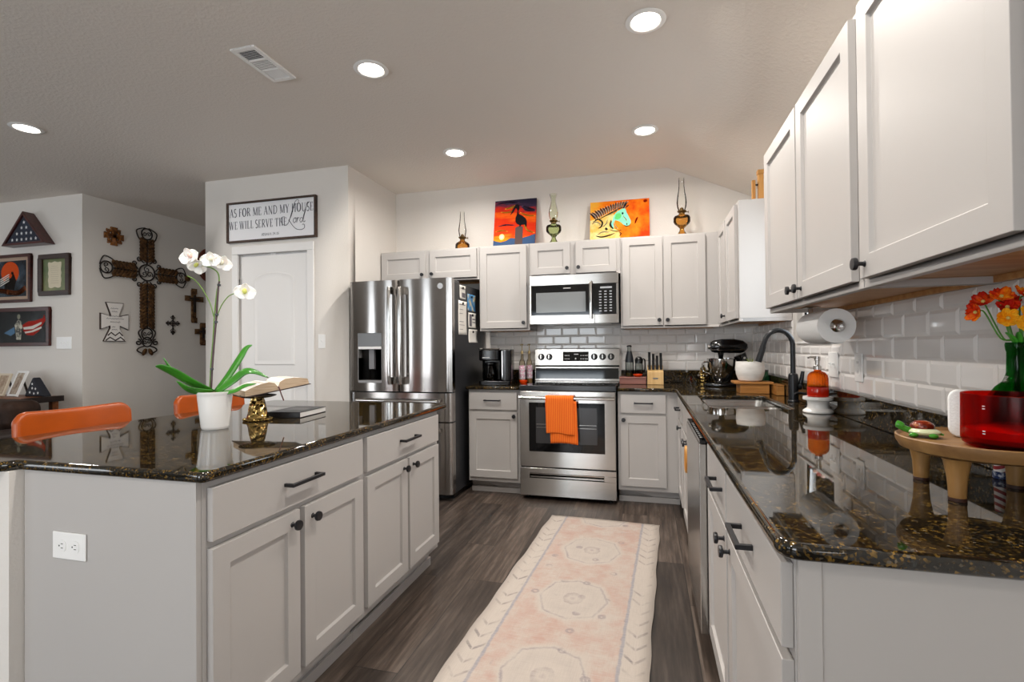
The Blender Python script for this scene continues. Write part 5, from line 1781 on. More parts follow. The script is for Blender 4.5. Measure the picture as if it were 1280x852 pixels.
paint(pt, pm, 'pelican', [U_([(.47, .83), (.50, .88), (.56, .89), (.60, .85), (.60, .78), (.575, .72), (.60, .66), (.68, .62), (.76, .55), (.79, .48), (.785, .36), (.74, .42), (.68, .42), (.645, .40), (.64, .375), (.615, .375), (.62, .41), (.55, .45), (.515, .50), (.515, .58), (.545, .66), (.555, .74), (.535, .79), (.505, .80), (.45, .71), (.385, .645), (.42, .74)])], plain('paint_bird', '161419', .75, Specular_IOR_Level=.08), 4)

# horse
def fire_mat():
    t = NT('orange_painting')
    n = t.noise(t.coord((1, 1, 1)), 9, 5, .6)
    tc = t.n('ShaderNodeTexCoord')
    sp = t.n('ShaderNodeSeparateXYZ')
    t.l(tc.outputs['Object'], sp.inputs[0])
    v = t.math('ADD', n, t.math('MULTIPLY', sp.outputs[0], .55))
    t.l(t.ramp(v, [(.25, lin('EBA93A')), (.42, lin('EC861A')), (.60, lin('E66608')), (.76, lin('D23606'))]), t.p.inputs['Base Color'])
    t.set(Roughness=.7)
    t.p.inputs['Specular IOR Level'].default_value = .1
    return t.m
ht, hm = canvas('horse_painting', 'orange painting of a turquoise horse head with striped mane', -.220, .255, .392, fire_mat())
H = lambda l: uv([(a, .11 + .88 * b) for a, b in l], .255, .392)
paint(ht, hm, 'horse_body', [H([(0, -.10), (.52, -.10), (.50, .18), (.42, .24), (.38, .34), (.37, .44), (.44, .50), (.40, .66), (.28, .66), (.12, .56), (0, .50)])], noisy('paint_neck', [(.35, lin('E8B04A')), (.55, lin('E9D088')), (.75, lin('C9D7A0'))], 14, rough=.5), 1)
paint(ht, hm, 'horse_head', [H([(.37, .42), (.40, .58), (.44, .68), (.50, .74), (.56, .78), (.60, .77), (.625, .66), (.66, .54), (.69, .44), (.69, .37), (.665, .315), (.62, .30), (.57, .33), (.53, .40), (.48, .45), (.43, .47), (.40, .38), (.41, .27), (.385, .22), (.35, .30)])],
      noisy('paint_teal', [(.35, lin('6FD6A0')), (.5, lin('8FE0C4')), (.65, lin('67C3D6'))], 10, rough=.5), 2)
paint(ht, hm, 'green_cheek', [H([(.42, .52), (.44, .63), (.50, .66), (.54, .60), (.52, .52), (.47, .48)])], plain('paint_green', '63CE74', .75, Specular_IOR_Level=.08), 3)
mane = []
for k in range(15):
    f = k / 14
    bx, bz = .10 + .46 * f, .52 + .27 * math.sin(f * 1.5)
    dx = -.11 + .17 * f
    mane.append((H([(bx, bz), (bx + dx * .45, bz + .11), (bx + dx, min(.97, bz + .20 - .02 * (k % 2)))]), .015))
strokes(ht, hm, 'dark_mane_stroke', mane, plain('paint_mane', '5A3C3C', .75, Specular_IOR_Level=.08), 2)
strokes(ht, hm, 'pale_mane_stroke', [([(a + .015, b) for a, b in p], .010) for p, w in mane], plain('paint_pale', 'E9D6C4', .75, Specular_IOR_Level=.08), 3)
strokes(ht, hm, 'ear_stroke', [(H([(.57, .78), (.60, .86), (.63, .93)]), .014), (H([(.60, .78), (.64, .84), (.66, .86)]), .010)], plain('paint_ear', '3C3C44', .75, Specular_IOR_Level=.08), 3)
strokes(ht, hm, 'outline_stroke', [(H([(.10, .50), (.25, .60), (.38, .70), (.52, .79), (.58, .79)]), 0.0090), (H([(.36, .48), (.35, .34), (.40, .24)]), 0.0180), (H([(.34, .22), (.45, .17), (.54, .20)]), 0.0075),
                             (H([(.05, .46), (.14, .53), (.21, .44), (.19, .32), (.14, .28)]), 0.0150), (H([(.10, .08), (.2, .04), (.32, .07), (.42, .12)]), 0.0120), (H([(.26, .28), (.30, .22)]), 0.0210), (H([(.49, .16), (.53, .10), (.50, .04)]), 0.0090), (H([(.57, .33), (.63, .285), (.69, .33)]), 0.0060)], plain('paint_line', '4A4A3A', .75, Specular_IOR_Level=.08), 4)
strokes(ht, hm, 'highlight_stroke', [(H([(.02, .40), (.10, .46), (.17, .40), (.15, .33)]), .010), (H([(.12, .10), (.22, .18), (.34, .15)]), .012), (H([(.30, .62), (.38, .67), (.48, .75)]), .008), (H([(.42, .40), (.44, .30), (.48, .24)]), .008), (H([(.55, .60), (.60, .50), (.63, .42)]), .008), (H([(.20, .30), (.28, .40), (.30, .52)]), .010)], plain('paint_cream', 'F0E4B0', .75, Specular_IOR_Level=.08), 3)
paint(ht, hm, 'eye_and_nostril', [H(arc(.555, .645, .016, 0, 360, 12, .03)[:-1]), H(arc(.625, .345, .013, 0, 360, 12, .02)[:-1])], plain('paint_eye', '17171B', .75, Specular_IOR_Level=.08), 4)
strokes(ht, hm, 'red_accent', [(H([(.76, .34), (.78, .44), (.81, .52)]), .016), (H([(.90, .93), (.97, .95)]), .03)], plain('paint_redacc', 'D6360F', .75, Specular_IOR_Level=.08), 1)

wp = thing('wooden_easel', 'pale wooden upright posts standing on the corner wall cabinet', 'easel', (.708, 3.50, UT))
M_PINE = wood('pine', 'A8702F', 'CE9A56', 'z', .5)
MB().box(.002, .034, -.018, .018, .016, .200).build('post', M_PINE, wp, bevel=.002)
MB().box(-.034, -.014, -.014, .014, .016, .165).build('post', M_PINE, wp, bevel=.002)
MB().box(-.002, .036, -.022, .022, .2005, .228).build('post_cap', M_PINE, wp, bevel=.003)
MB().box(-.040, .042, -.05, .05, 0, .0155).build('foot', M_PINE, wp, bevel=.002)
MB().cyl((-.014, 0, .135), (.002, 0, .135), .006).build('dowel', M_BLACK, wp)

# ------------------------------------------------------------------ left of the stove
cm = thing('coffee_maker', 'black coffee maker with glass carafe beside the refrigerator', 'coffee maker', (-1.255, 4.09, ZT + .0006), R(8))
MB().prism(rrect(-.140, .135, -.125, .13, .03), 0, .034, 'xy').build('base', M_BLKPL, cm, bevel=.004)
MB().prism(rrect(.042, .138, -.12, .13, .035), .0345, .300, 'xy').build('reservoir', M_BLKPL, cm, bevel=.008)
MB().prism(rrect(-.138, .0405, .03, .13, .03), .0345, .300, 'xy').build('back_column', M_BLKPL, cm, bevel=.006)
MB().prism(rrect(-.142, .0405, -.12, .0295, .05), .205, .302, 'xy').build('brew_head', M_BLKPL, cm, bevel=.014, seg=3)
MB().tube([(-.05 + .085 * math.cos(R(a)), -.10 + .02 * math.sin(R(a)), .306) for a in range(180, 361, 12)], .008, 8, flat=.7).build('lid_handle', M_CHROME, cm)
MB().box(.062, .066, -.1235, -.1205, .05, .285).build('silver_stripe', M_CHROME, cm)
MB().box(-.105, -.045, -.1209, -.1202, .229, .236).build('brand_print', plain('brand_grey', 'B9B9B9', .4), cm)
ca = MB().lathe([(.0, .0352), (.052, .0352), (.060, .045), (.064, .085), (.060, .125), (.048, .150), (.044, .165), (.049, .175)], (-.052, -.05, 0), 32).build('carafe', thin_glass('carafe_glass', '8A8886', .25), cm)
MB().lathe([(0, .0365), (.050, .0365), (.058, .046), (.061, .075), (0, .075)], (-.052, -.05, 0), 32).build('coffee', plain('coffee', '120A06', .1), ca)
MB().tube(catmull([(-.052, -.10, .165), (-.052, -.135, .155), (-.052, -.140, .10), (-.052, -.112, .07)], 5), .007, 8).build('carafe_handle', M_BLKPL, ca)
MB().lathe([(0, .176), (.050, .176), (.050, .186), (.02, .194), (0, .194)], (-.052, -.05, 0), 28).build('carafe_lid', M_BLKPL, ca)
MB().prism(rrect(-.115, .01, -.11, .01, .02), .0343, .0350, 'xy').build('warming_plate', M_CHROME, cm)

M_BOTG = thin_glass('clear_bottle', 'E6DFD0', .2)
def pump_bottle(x, y, label, lab):
    t = thing('syrup_bottle', label, 'bottle', (x, y, ZT + .0006), 0, 'syrup bottles by the stove')
    MB().lathe([(0, 0), (.027, 0), (.028, .006), (.028, .165), (.024, .19), (.013, .215), (.012, .255), (.014, .262), (.0, .262)], n=24).build('glass', M_BOTG, t)
    MB().lathe([(0, .003), (.025, .003), (.026, .010), (.026, .15), (0, .15)], n=20).build('syrup', plain('syrup_amber', 'C9A77A', .2), t)
    MB().lathe([(.0284, .035), (.0288, .036), (.0288, .155), (.0284, .156)], n=24).build('label', lab, t)
    b = MB().cyl((0, 0, .2625), (0, 0, .285), .014, .010).cyl((0, 0, .285), (0, 0, .335), .0035)
    b.cyl((0, 0, .335), (0, 0, .347), .010, .012).tube([(0, -.008, .341), (-.004, -.030, .341), (-.006, -.036, .333)], .004, 8)
    b.build('pump', plain('pump_tan', 'A8946A', .35, .5), t)
    return t
M_LABP = noisy('pink_label', [(.42, lin('EDE6E8')), (.5, lin('C76A92')), (.56, lin('F2EEF0')), (.7, lin('4A2A3C'))], 30, rough=.6, detail=2)
pump_bottle(-1.073, 4.262, 'pump bottle with pink and white label, nearer the coffee maker', M_LABP)
pump_bottle(-1.032, 4.365, 'pump bottle with pink and white label, nearer the stove', M_LABP)
def bowl_thing(label, x, y, z, r, h, mat, cat='bowl', name='small_bowl'):
    t = thing(name, label, cat, (x, y, z))
    MB().lathe([(0, 0), (r * .55, 0), (r * .7, h * .15), (r * .95, h * .7), (r, h), (r * .94, h), (r * .85, h * .65), (r * .6, h * .2), (0, h * .14)], n=32).build('dish', mat, t)
    return t
M_ORDISH = plain('orange_ceramic', 'E1430F', .2)
bowl_thing('small glossy orange dish in front of the pump bottles', -1.034, 4.14, ZT + .0006, .036, .032, M_ORDISH)

# ------------------------------------------------------------------ right of the stove
bx = thing('wooden_tray', 'flat reddish brown wooden box holding bottles, right of the stove', 'box', (-.113, 4.315, ZT + .0006))
M_RBOX = wood('red_brown_wood', '6A3F38', '8E5C50', 'x', .4)
MB().box(-.112, .105, -.085, .085, 0, .046).build('box_body', M_RBOX, bx, bevel=.003)
MB().box(-.114, .107, -.087, .087, .0465, .060).build('lid', M_RBOX, bx, bevel=.004)
bt = thing('oil_bottle', 'tall clear oil bottle with dark upper half on the wooden box', 'bottle', (-.145, 4.335, ZT + .0612))
MB().lathe([(0, 0), (.033, 0), (.035, .006), (.035, .13), (.030, .165), (.019, .215), (.016, .225), (.016, .250), (0, .250)], n=28).build('glass', thin_glass('oil_glass', 'DCE0DE', .22), bt)
MB().lathe([(0, .003), (.031, .003), (.032, .03), (0, .03)], n=24).build('oil', plain('oil_olive', '5A4A1E', .1), bt)
MB().lathe([(.0357, .120), (.0362, .130), (.0312, .166), (.0203, .214), (.0198, .214)], n=28).build('sleeve', plain('dark_sleeve', '23262C', .3), bt)
MB().lathe([(0, .2505), (.022, .2505), (.022, .258), (.012, .266), (0, .266)], n=20).build('stopper', M_BLKPL, bt)
b2 = thing('glass_shaker', 'short glass jug with black flip lid on the wooden box', 'bottle', (-.066, 4.35, ZT + .0612))
MB().lathe([(0, 0), (.031, 0), (.034, .006), (.034, .09), (.030, .11), (0, .11)], n=28).build('glass', MATS['oil_glass'], b2)
MB().lathe([(0, .1105), (.033, .1105), (.034, .14), (.026, .16), (.012, .168), (0, .168)], n=24).build('lid', M_BLKPL, b2)
MB().tube(catmull([(.028, -.01, .15), (.047, -.012, .14), (.050, -.012, .09), (.047, -.012, .05), (.036, -.01, .035)], 5), .006, 8).build('handle', M_BLKPL, b2)
bowl_thing('small glossy orange red dish on the wooden box', -.075, 4.272, ZT + .0612, .040, .022, M_ORDISH)
kb = thing('knife_block', 'pale wooden knife block filled with black handled knives', 'knife block', (.066, 4.27, ZT + .0006))
M_BEECH = wood('beech', 'C59A5F', 'DDBB84', 'z', .45)
MB().prism([(-.065, 0), (.075, 0), (.095, .155), (-.030, .115), (-.065, .108)], -.064, .064, 'yz').build('block', M_BEECH, kb, bevel=.003)
MB().prism([(-.02, .045), (.02, .045), (.02, .058), (-.02, .058)], -.0662, -.0652, 'xz').build('badge', M_CHROME, kb)
M_KNIFE = plain('knife_black', '101012', .6, Specular_IOR_Level=.2)
def knife(label, x, y, z, L, w):
    t = thing('kitchen_knife', label, 'knife', (x, y, z), 0, 'black knives in the block')
    mb = MB()
    m = Matrix.Rotation(-.20, 4, 'X')
    mb.box(-.0105, .0105, -w, w, .004, L * .82, 0, m)
    mb.prism([(-w, L * .82), (w, L * .82), (w * 1.35, L * .95), (w * .4, L), (-w * .8, L * .96)], -.0105, .0105, 'yz', 0, m)
    mb.build('handle', M_KNIFE, t, bevel=.003)
    r = MB()
    for q in (.25, .5, .75):
        r.cyl(m @ Vector((-.0110, 0, L * q)), m @ Vector((.0110, 0, L * q)), .0020)
    r.build('rivet', M_CHROME, t)
    MB().box(-.0012, .0012, -w * .9, w * .9, -.0, .0038, 0, m).build('bolster', M_CHROME, t)
    return t
kl = 'black riveted knife handle standing in the pale wooden knife block'
row_z = lambda y: ZT + .0012 + (.115 + (y - 4.24) * .32)
for i, (dx, dy, L, w) in enumerate(((-.046, .010, .112, .011), (-.016, .008, .085, .010), (.014, .012, .095, .010), (.046, .010, .105, .011), (-.046, .062, .135, .012), (-.014, .064, .12, .012), (.016, .060, .105, .011), (.046, .062, .128, .012))):
    yy = 4.27 + dy - .03 + .0
    knife(kl, .066 + dx, yy, row_z(yy), L, w)

# ------------------------------------------------------------------ corner and sink side
mx = thing('stand_mixer', 'black tilt-head stand mixer with steel bowl in the corner', 'mixer', (.600, 4.15, ZT + .0006))
M_MIX = plain('mixer_black', '0B0B0D', .12)
MB().prism([(-.165 + .0, -.06), (-.10, -.095), (.08, -.095), (.165, -.06), (.165, .06), (.08, .095), (-.10, .095), (-.165, .06)], 0, .026, 'xy').build('base', M_MIX, mx, bevel=.010, seg=3)
MB().tube([(.120, 0, .026), (.125, 0, .10), (.120, 0, .19), (.095, 0, .245)], [.055, .043, .040, .046], 20).build('column', M_MIX, mx)
hd = MB().tube([(-.120, 0, .305), (-.112, 0, .305), (-.085, 0, .308), (-.03, 0, .312), (.05, 0, .312), (.11, 0, .305), (.140, 0, .296), (.150, 0, .29)], [.020, .038, .050, .055, .056, .050, .034, .012], 24)
hd.build('motor_head', M_MIX, mx)
MB().tube([(-.108, 0, .283), (-.04, 0, .280), (.06, 0, .280), (.125, 0, .282)], [.042, .056, .057, .046], 24, flat=.16).build('silver_band', M_CHROME, mx)
MB().cyl((-.118, 0, .305), (-.136, 0, .305), .017).build('attachment_hub', M_CHROME, mx)
MB().cyl((-.040, 0, .262), (-.040, 0, .215), .024, .016).build('beater_shaft', M_MIX, mx)
wb = MB().lathe([(0, .030), (.050, .030), (.052, .040), (.062, .050), (.088, .105), (.103, .160), (.105, .212), (.109, .215), (.104, .215), (.101, .160), (.086, .107), (.058, .056), (0, .046)], (-.040, 0, 0), 40)
wb = wb.build('mixing_bowl', M_CHROME, mx)
MB().tube(catmull([(-.142, -.02, .19), (-.175, -.03, .18), (-.178, -.03, .12), (-.130, -.02, .095)], 5), .006, 8).build('bowl_handle', M_CHROME, wb)
MB().tube([(.12, -.047, .22), (.12, -.064, .22)], .009, 10).build('speed_knob', M_CHROME, mx)

jr = thing('gold_canister', 'shiny gold and glass ornament jar left of the stand mixer', 'jar', (.447, 4.335, ZT + .0006))
MB().lathe([(0, 0), (.030, 0), (.032, .01), (.026, .03), (.034, .055), (.036, .085), (.024, .115), (.020, .125), (0, .125)], n=24).build('jar_body', gold, jr)
MB().lathe([(0, .1255), (.023, .1255), (.020, .135), (.008, .145), (.010, .155), (0, .162)], n=20).build('lid', gold, jr)
for a in range(0, 360, 45):
    MB().ell((.036 * math.cos(R(a)), .036 * math.sin(R(a)), .07), (.006, .006, .010), 0, None, 8, 6).build('glass_bead', M_CHROME, jr)

rs = thing('wooden_riser', 'small wooden riser under the white planter behind the sink', 'riser', (.675, 3.585, ZT + .0006))
M_ACAC = wood('acacia', '8A5524', 'C48A48', 'x', .4)
MB().box(-.118, .115, -.085, .085, .062, .077).build('top_board', M_ACAC, rs, bevel=.003)
MB().box(-.085, .090, -.075, .075, 0, .0615).build('foot_block', M_ACAC, rs, bevel=.002)
wd = thing('wooden_box', 'small wooden block on the counter behind the faucet, by the tiles', 'box', (.805, 3.49, ZT + .0006))
MB().box(-.022, .022, -.085, .085, 0, .058).build('block', M_ACAC, wd, bevel=.003)
MB().box(-.0225, .0225, -.087, .087, .0585, .066).build('lid', M_ACAC, wd, bevel=.002)
gj = thing('green_jar', 'dark green jar half hidden behind the white planter', 'jar', (.783, 3.80, ZT + .0006))
MB().lathe([(0, 0), (.042, 0), (.046, .01), (.046, .095), (.038, .115), (.038, .13), (0, .13)], n=24).build('jar_body', plain('green_jar_glaze', '1F5A34', .15), gj)
MB().lathe([(0, .1305), (.040, .1305), (.040, .142), (0, .146)], n=24).build('lid', plain('jar_lid', '2B3A2E', .3), gj)
wp_ = thing('planter', 'rounded white stoneware planter on the wooden riser by the sink', 'planter', (.664, 3.585, ZT + .0785))
M_STONE = noisy('stoneware', [(.35, lin('D6D1CB')), (.6, lin('E6E2DD')), (.8, lin('C9BFB6'))], 6, (1, 1, 5), .6)
MB().lathe([(0, 0), (.060, 0), (.072, .008), (.086, .045), (.091, .085), (.088, .115), (.086, .130), (.080, .130), (.078, .115), (0, .110)], n=40).build('pot', M_STONE, wp_)
MB().lathe([(0, .1105), (.076, .1105), (.06, .118), (0, .122)], n=20).build('soil', plain('soil', '33261C', .9), wp_)
for a, L in ((20, .030), (140, .026), (260, .034)):
    leaf([(.0, .0, .115), (.012 * math.cos(R(a)), .012 * math.sin(R(a)), .13), (.022 * math.cos(R(a)), .022 * math.sin(R(a)), .122 + L)], .012, wp_, plain('sprout_%d' % a, '8FA23A', .5))

sd = thing('soap_dispenser', 'orange ribbed glass soap bottle with steel pump on white stand', 'soap dispenser', (.768, 2.585, ZT + .0756))
M_ORGL = glassy('orange_glass_clear', 'FF9A38', .05, 1.25, .5)
prof = [(0, 0), (.040, 0), (.043, .004), (.043, .085), (.040, .100), (.030, .112), (.016, .118), (.014, .124), (0, .124)]
def ribbed(prof, ribs, depth, n=96):
    mb = MB().lathe(prof, n=n)
    mb.v = [(x * (1 - depth * (.5 + .5 * math.cos(ribs * math.atan2(y, x)))) if .003 < z < .11 else x,
             y * (1 - depth * (.5 + .5 * math.cos(ribs * math.atan2(y, x)))) if .003 < z < .11 else y, z) for x, y, z in mb.v]
    return mb
ribbed(prof, 24, .04).build('bottle', M_ORGL, sd)
MB().lathe([(.0436, .001), (.0440, .002), (.0440, .044), (.0436, .045)], n=96).build('liquid_band', plain('red_liquid', 'B81E06', .1), sd)
pb_ = MB().lathe([(0, .1245), (.017, .1245), (.017, .140), (.010, .146), (.010, .166), (.013, .167), (.013, .186), (0, .187)], n=24)
pb_.tube([(0, 0, .181), (-.030, -.012, .184), (-.044, -.018, .180)], [.006, .005, .004], 10)
pb_.build('pump', M_STEEL, sd)
sp_ = thing('pedestal_stand', 'white spool shaped ceramic stand under the orange soap bottle', 'stand', (.768, 2.585, ZT + .0006))
MB().lathe([(0, 0), (.060, 0), (.063, .004), (.062, .010), (.046, .022), (.043, .034), (.044, .050), (.048, .056), (.061, .060), (.063, .066), (.061, .0742), (0, .0742)], n=44).build('stand_body', M_CERAM, sp_)
bs = thing('soap_pump', 'small matte black soap pump beside the faucet', 'soap dispenser', (.792, 2.80, ZT + .0006))
MB().lathe([(0, 0), (.022, 0), (.022, .006), (.013, .010), (.012, .055), (.016, .058), (.016, .070), (0, .072)], n=24).build('pump_body', M_MBLK, bs)
MB().tube([(0, 0, .066), (-.05, 0, .072), (-.066, 0, .064)], .006, 10).build('spout', M_MBLK, bs)

ph = thing('paper_towel_holder', 'steel paper towel holder fixed under the wall cabinet', 'holder', (.70, 2.27, 1.28))
MB().cyl((0, -.150, 0), (0, .175, 0), .009).build('rod', M_CHROME, ph)
MB().lathe([(0, 0), (.014, 0), (.024, .006), (.026, .014), (.020, .024), (0, .028)], n=28, mat=Matrix.Translation((0, -.1395, 0)) @ Matrix.Rotation(PI / 2, 4, 'X')).build('end_knob', M_CHROME, ph)
MB().box(-.010, .010, .165, .174, -.012, .088).box(-.03, .03, .13, .2, .0885, .0925).build('bracket', M_CHROME, ph, bevel=.002)
pr_ = thing('paper_towel_roll', 'white paper towel roll hanging under the wall cabinet by the faucet', 'paper towel', (.70, 2.27, 1.28))
RO, RI = .066, .022
n = 56
mb = MB()
prof = [(RI, -.138), (RO, -.138), (RO, .138), (RI, .138), (RI, -.138)]
mb.lathe(prof, n=n, mat=Matrix.Rotation(PI / 2, 4, 'X'))
mb.build('roll', M_TOWELP, pr_)
MB().lathe([(RI - .002, -.1385), (RI - .0002, -.1385), (RI - .0002, .1385), (RI - .002, .1385), (RI - .002, -.1385)], n=30, mat=Matrix.Rotation(PI / 2, 4, 'X')).build('cardboard_core', plain('cardboard', '8A6F52', .8), pr_)
MB().grid(lambda u, v: (.0665 * math.cos(R(-60 - 45 * u)) + (.004 * u), -.137 + .274 * v, .0665 * math.sin(R(-60 - 45 * u)) - .004 * u), 8, 6).build('loose_sheet', M_TOWELP, pr_, solid=.0008)

sl = thing('sill_flowers', 'low tray of pink flowers on the sink window sill', 'flowers', (.895, 2.97, 1.2275))
MB().box(-.025, .025, -.16, .16, 0, .022).build('tray', M_CERAM, sl, bevel=.003)
M_PINK = plain('pink_bloom', 'C96A62', .6)
M_PINKP = plain('pale_bloom', 'E3C1B4', .6)
fb_, fp_ = MB(), MB()
for k in range(26):
    (fb_ if k % 3 else fp_).ell((rnd.uniform(-.02, .02), rnd.uniform(-.15, .15), rnd.uniform(.024, .040)), (.013, .013, .009), 0, None, 8, 6)
fb_.build('pink_blossom', M_PINK, sl)
fp_.build('pale_blossom', M_PINKP, sl)

# ------------------------------------------------------------------ wooden footed tray and what it carries
TX, TY, TZ = .6805, 1.255, 1.003
wt = thing('footed_tray', 'round wooden tray on three turned legs at the counter end', 'tray', (TX, TY, ZT + .0006))
M_MANGO = wood('mango_wood', '6E4C2A', '9A7445', 'x', .5, .6)
M_MANGOZ = wood('mango_leg', '86602F', 'AE8350', 'z', .45, .6)
zt_ = TZ - ZT - .0006
MB().lathe([(0, zt_ - .026), (.124, zt_ - .026), (.140, zt_ - .020), (.1475, zt_ - .006), (.148, zt_ + .004), (.145, zt_ + .006), (.139, zt_ - .0005), (0, zt_ - .0005)], n=64).build('tray_top', M_MANGO, wt)
for (lx, ly) in ((.601, 1.190), (.615, 1.357), (.776, 1.325)):
    o = MB().lathe([(0, 0), (.0135, 0), (.0145, .003), (.0150, .02), (.0165, .045), (.0225, zt_ - .032), (.025, zt_ - .0265), (0, zt_ - .0265)], (lx - TX, ly - TY, 0), 24).build('leg', M_MANGOZ, wt)
    MB().lathe([(0, -.0003), (.0150, -.0003), (.0152, .006), (.0146, .0065)], (lx - TX, ly - TY, 0), 24).build('foot_cap', plain('dark_foot', '3A1F14', .5), o)

rb = thing('red_glass_bowl', 'frosted ruby red glass candle bowl on the wooden tray', 'bowl', (.695, 1.185, TZ + .0004))
M_RUBY = glassy('ruby_glass', 'EE2A12', .2, 1.3, .6)
MB().lathe([(0, 0), (.066, 0), (.078, .006), (.081, .016), (.080, .104), (.0765, .105), (.0755, .020), (.066, .010), (0, .008)], n=56).build('glass', M_RUBY, rb)
MB().lathe([(0, .0085), (.064, .0105), (.073, .021), (.073, .035), (0, .033)], n=40).build('wax_with_glow', plain('orange_glow_wax', 'F0701A', .4), rb)  # wax orange imitates light glowing through the bowl's base
for z in (.030, .035, .078, .083):
    mkb = MB()
    mkb.box(-.0022, .0022, -.0004, .0004, z, z + .0014, 0, Matrix.Rotation(R(-62), 4, 'Z') @ Matrix.Translation((0, -.0809, 0)))
    mkb.build('etched_mark', M_WHITE, rb)
wc_ = thing('white_canister', 'white rounded upright tin half hidden behind the red glass bowl', 'canister', (.666, 1.298, TZ + .0004))
MB().prism(rrect(-.023, .026, .0, .104, .020), -.012, .012, 'xz', 0, Matrix.Rotation(R(-28), 4, 'Z')).build('body', M_TOWELP, wc_, bevel=.004)
tt = thing('turtle_figurine', 'small green and brown glass turtle on the wooden tray', 'figurine', (.583, 1.283, TZ + .0004), R(-22))
M_TGRN = plain('turtle_green', '3F8A2A', .1)
M_TPALE = plain('turtle_pale', 'CDD2AC', .12)
M_TSHELL = noisy('turtle_shell', [(.4, lin('4A140C')), (.55, lin('7E2C16')), (.68, lin('C98A5A'))], 70, rough=.12)
MB().ell((.004, 0, .0115), (.030, .024, .0095), 0, None, 20, 10).build('body', M_TPALE, tt)
sh = MB().ell((.002, .003, .0225), (.0225, .0190, .0135), 0, None, 20, 10)
sh.build('shell', M_TSHELL, tt)
MB().tube(catmull([(-.018, -.003, .012), (-.030, -.006, .017), (-.038, -.007, .024), (-.045, -.007, .026)], 4), [.007] * 6 + [.0085] * 5 + [.008, .004], 12).build('head', M_TGRN, tt)
for (fx, fy) in ((-.014, -.020), (.020, -.020), (-.014, .020), (.022, .020)):
    MB().ell((fx, fy, .0055), (.0095, .0065, .0050), 0, Matrix.Rotation(.5, 4, 'Z'), 12, 8).build('flipper', M_TGRN, tt)
MB().tube([(.028, 0, .010), (.038, 0, .007)], [.004, .0015], 8).build('tail', M_TGRN, tt)

vz = thing('flower_vase', 'green glass bottle vase of orange and red flowers on the tray', 'vase', (.777, 1.316, TZ + .0004))
M_GRNG = glassy('bottle_green', '4DB060', .02, 1.35, .65)
MB().lathe([(0, 0), (.036, 0), (.048, .008), (.056, .03), (.055, .060), (.050, .085), (.036, .108), (.022, .122), (.0175, .140), (.0165, .185), (.018, .190), (.019, .200), (.018, .206), (.0155, .206), (.0145, .145), (.030, .105), (.052, .05), (.05, .01), (0, .006)], n=44).build('bottle', M_GRNG, vz)
M_FLO = noisy('orange_bloom', [(.3, lin('B0140C')), (.48, lin('E0380C')), (.6, lin('F58A14')), (.75, lin('FBC23A'))], 26, rough=.5)
M_FLR = noisy('red_bloom', [(.3, lin('8E0E10')), (.5, lin('C4200E')), (.7, lin('EE6A12'))], 24, rough=.5)
M_FLY = noisy('yellow_bloom', [(.3, lin('E85A0A')), (.5, lin('F8A416')), (.7, lin('FBCB3A'))], 20, rough=.5)
heads = [((-.085, .0, .283), 'o', (-.9, -.2, .0)), ((-.060, .022, .306), 'r', (-.5, -.4, .6)), ((-.046, -.01, .314), 'o', (-.2, -.7, .7)), ((-.036, -.012, .268), 'y', (-.35, -.9, .1)),
         ((-.018, .018, .305), 'r', (.0, -.5, .8)), ((.0, .0, .318), 'o', (.1, -.6, .8)), ((-.004, -.024, .277), 'y', (.1, -.95, .2)), ((.026, -.004, .29), 'r', (.5, -.7, .4)), ((.014, -.03, .262), 'o', (.3, -.9, .0)), ((-.012, -.024, .262), 'y', (-.2, -.9, -.2)),
         ((-.030, .0, .292), 'r', (-.3, -.8, .4)), ((.012, -.02, .292), 'o', (.2, -.8, .5)), ((.050, -.01, .280), 'o', (.6, -.6, .3)),
         ((.034, .012, .312), 'o', (.5, -.3, .8)), ((.036, -.022, .266), 'r', (.6, -.7, .1))]
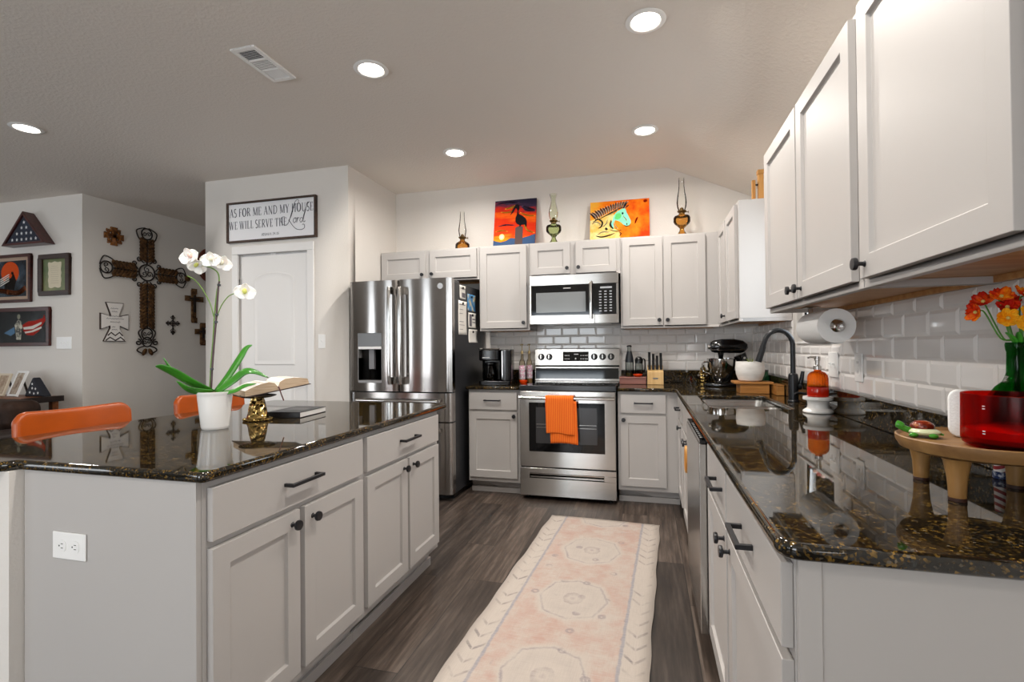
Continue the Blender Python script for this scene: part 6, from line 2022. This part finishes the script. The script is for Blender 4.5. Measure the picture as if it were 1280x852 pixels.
for (hp, k, fc_dir) in heads:
    hp = (hp[0] + .012, hp[1] - .004, hp[2] - .010)
    m0 = Matrix.Translation(hp) @ Vector(fc_dir).to_track_quat('Z', 'Y').to_matrix().to_4x4() @ Matrix.Rotation(rnd.uniform(0, 1), 4, 'Z')
    mb = MB()
    for q in range(7):
        m = m0 @ Matrix.Rotation(2 * PI * q / 7, 4, 'Z') @ Matrix.Rotation(-rnd.uniform(.15, .55), 4, 'Y')
        Lp, Wp = rnd.uniform(.019, .025), rnd.uniform(.009, .0115)
        mb.grid(lambda u, v: (Lp * u, (v - .5) * 2 * Wp * (math.sin(PI * (u ** .8) * .93) ** .6 if u > 0 else 0), .003 * u * u + .002 * math.sin(v * 9)), 6, 5, 0, m)
    o = mb.build('bloom', {'o': M_FLO, 'r': M_FLR, 'y': M_FLY}[k], vz, solid=.0007)
    MB().ell(m0 @ Vector((0, 0, .003)), (.004, .004, .004), 0, None, 8, 6).build('bloom_centre', plain('bloom_centre', 'D9C46A', .6), o)
    MB().tube(catmull([m0 @ Vector((0, 0, -.002)), m0 @ Vector((0, 0, -.016)), Vector((hp[0] * .4, hp[1] * .4, .215)), (0, 0, .198), (rnd.uniform(-.01, .01), rnd.uniform(-.01, .01), .06)], 5), .0016, 7).build('flower_stem', plain('flower_stem', '4E8A2E', .5), vz)
for a in (200, 250, 320):
    leaf([(.0, 0, .195), (.012 * math.cos(R(a)), .012 * math.sin(R(a)), .215), (.026 * math.cos(R(a)), .026 * math.sin(R(a)), .228)], .011, vz, plain('vase_leaf', '3F9A2A', .4))

sf = thing('striped_stick', 'red and white striped ornament on the counter under the wooden tray', 'ornament', (.797, 1.405, ZT + .0006))
M_STR = NT('flag_stripes')
tcx = M_STR.coord((1, 1, 1), (0, .5, 0))
wv = M_STR.n('ShaderNodeTexWave', wave_type='BANDS', bands_direction='Z')
wv.inputs['Scale'].default_value = 22
M_STR.l(tcx, wv.inputs['Vector'])
M_STR.l(M_STR.ramp(wv.outputs['Fac'], [(.0, lin('8E1A22')), (.5, lin('E6DED8'))], 'CONSTANT'), M_STR.p.inputs['Base Color'])
M_STR = M_STR.m
MB().lathe([(0, .0), (.014, 0), (.015, .004), (.013, .075), (0, .078)], n=20).build('striped_body', M_STR, sf)
MB().lathe([(.0152, .0), (.0165, .001), (.0165, .016), (.0150, .017)], n=20).build('starred_base', noisy('star_cloth', [(.45, lin('2B3558')), (.6, lin('C9CCD6'))], 90, rough=.8), sf)
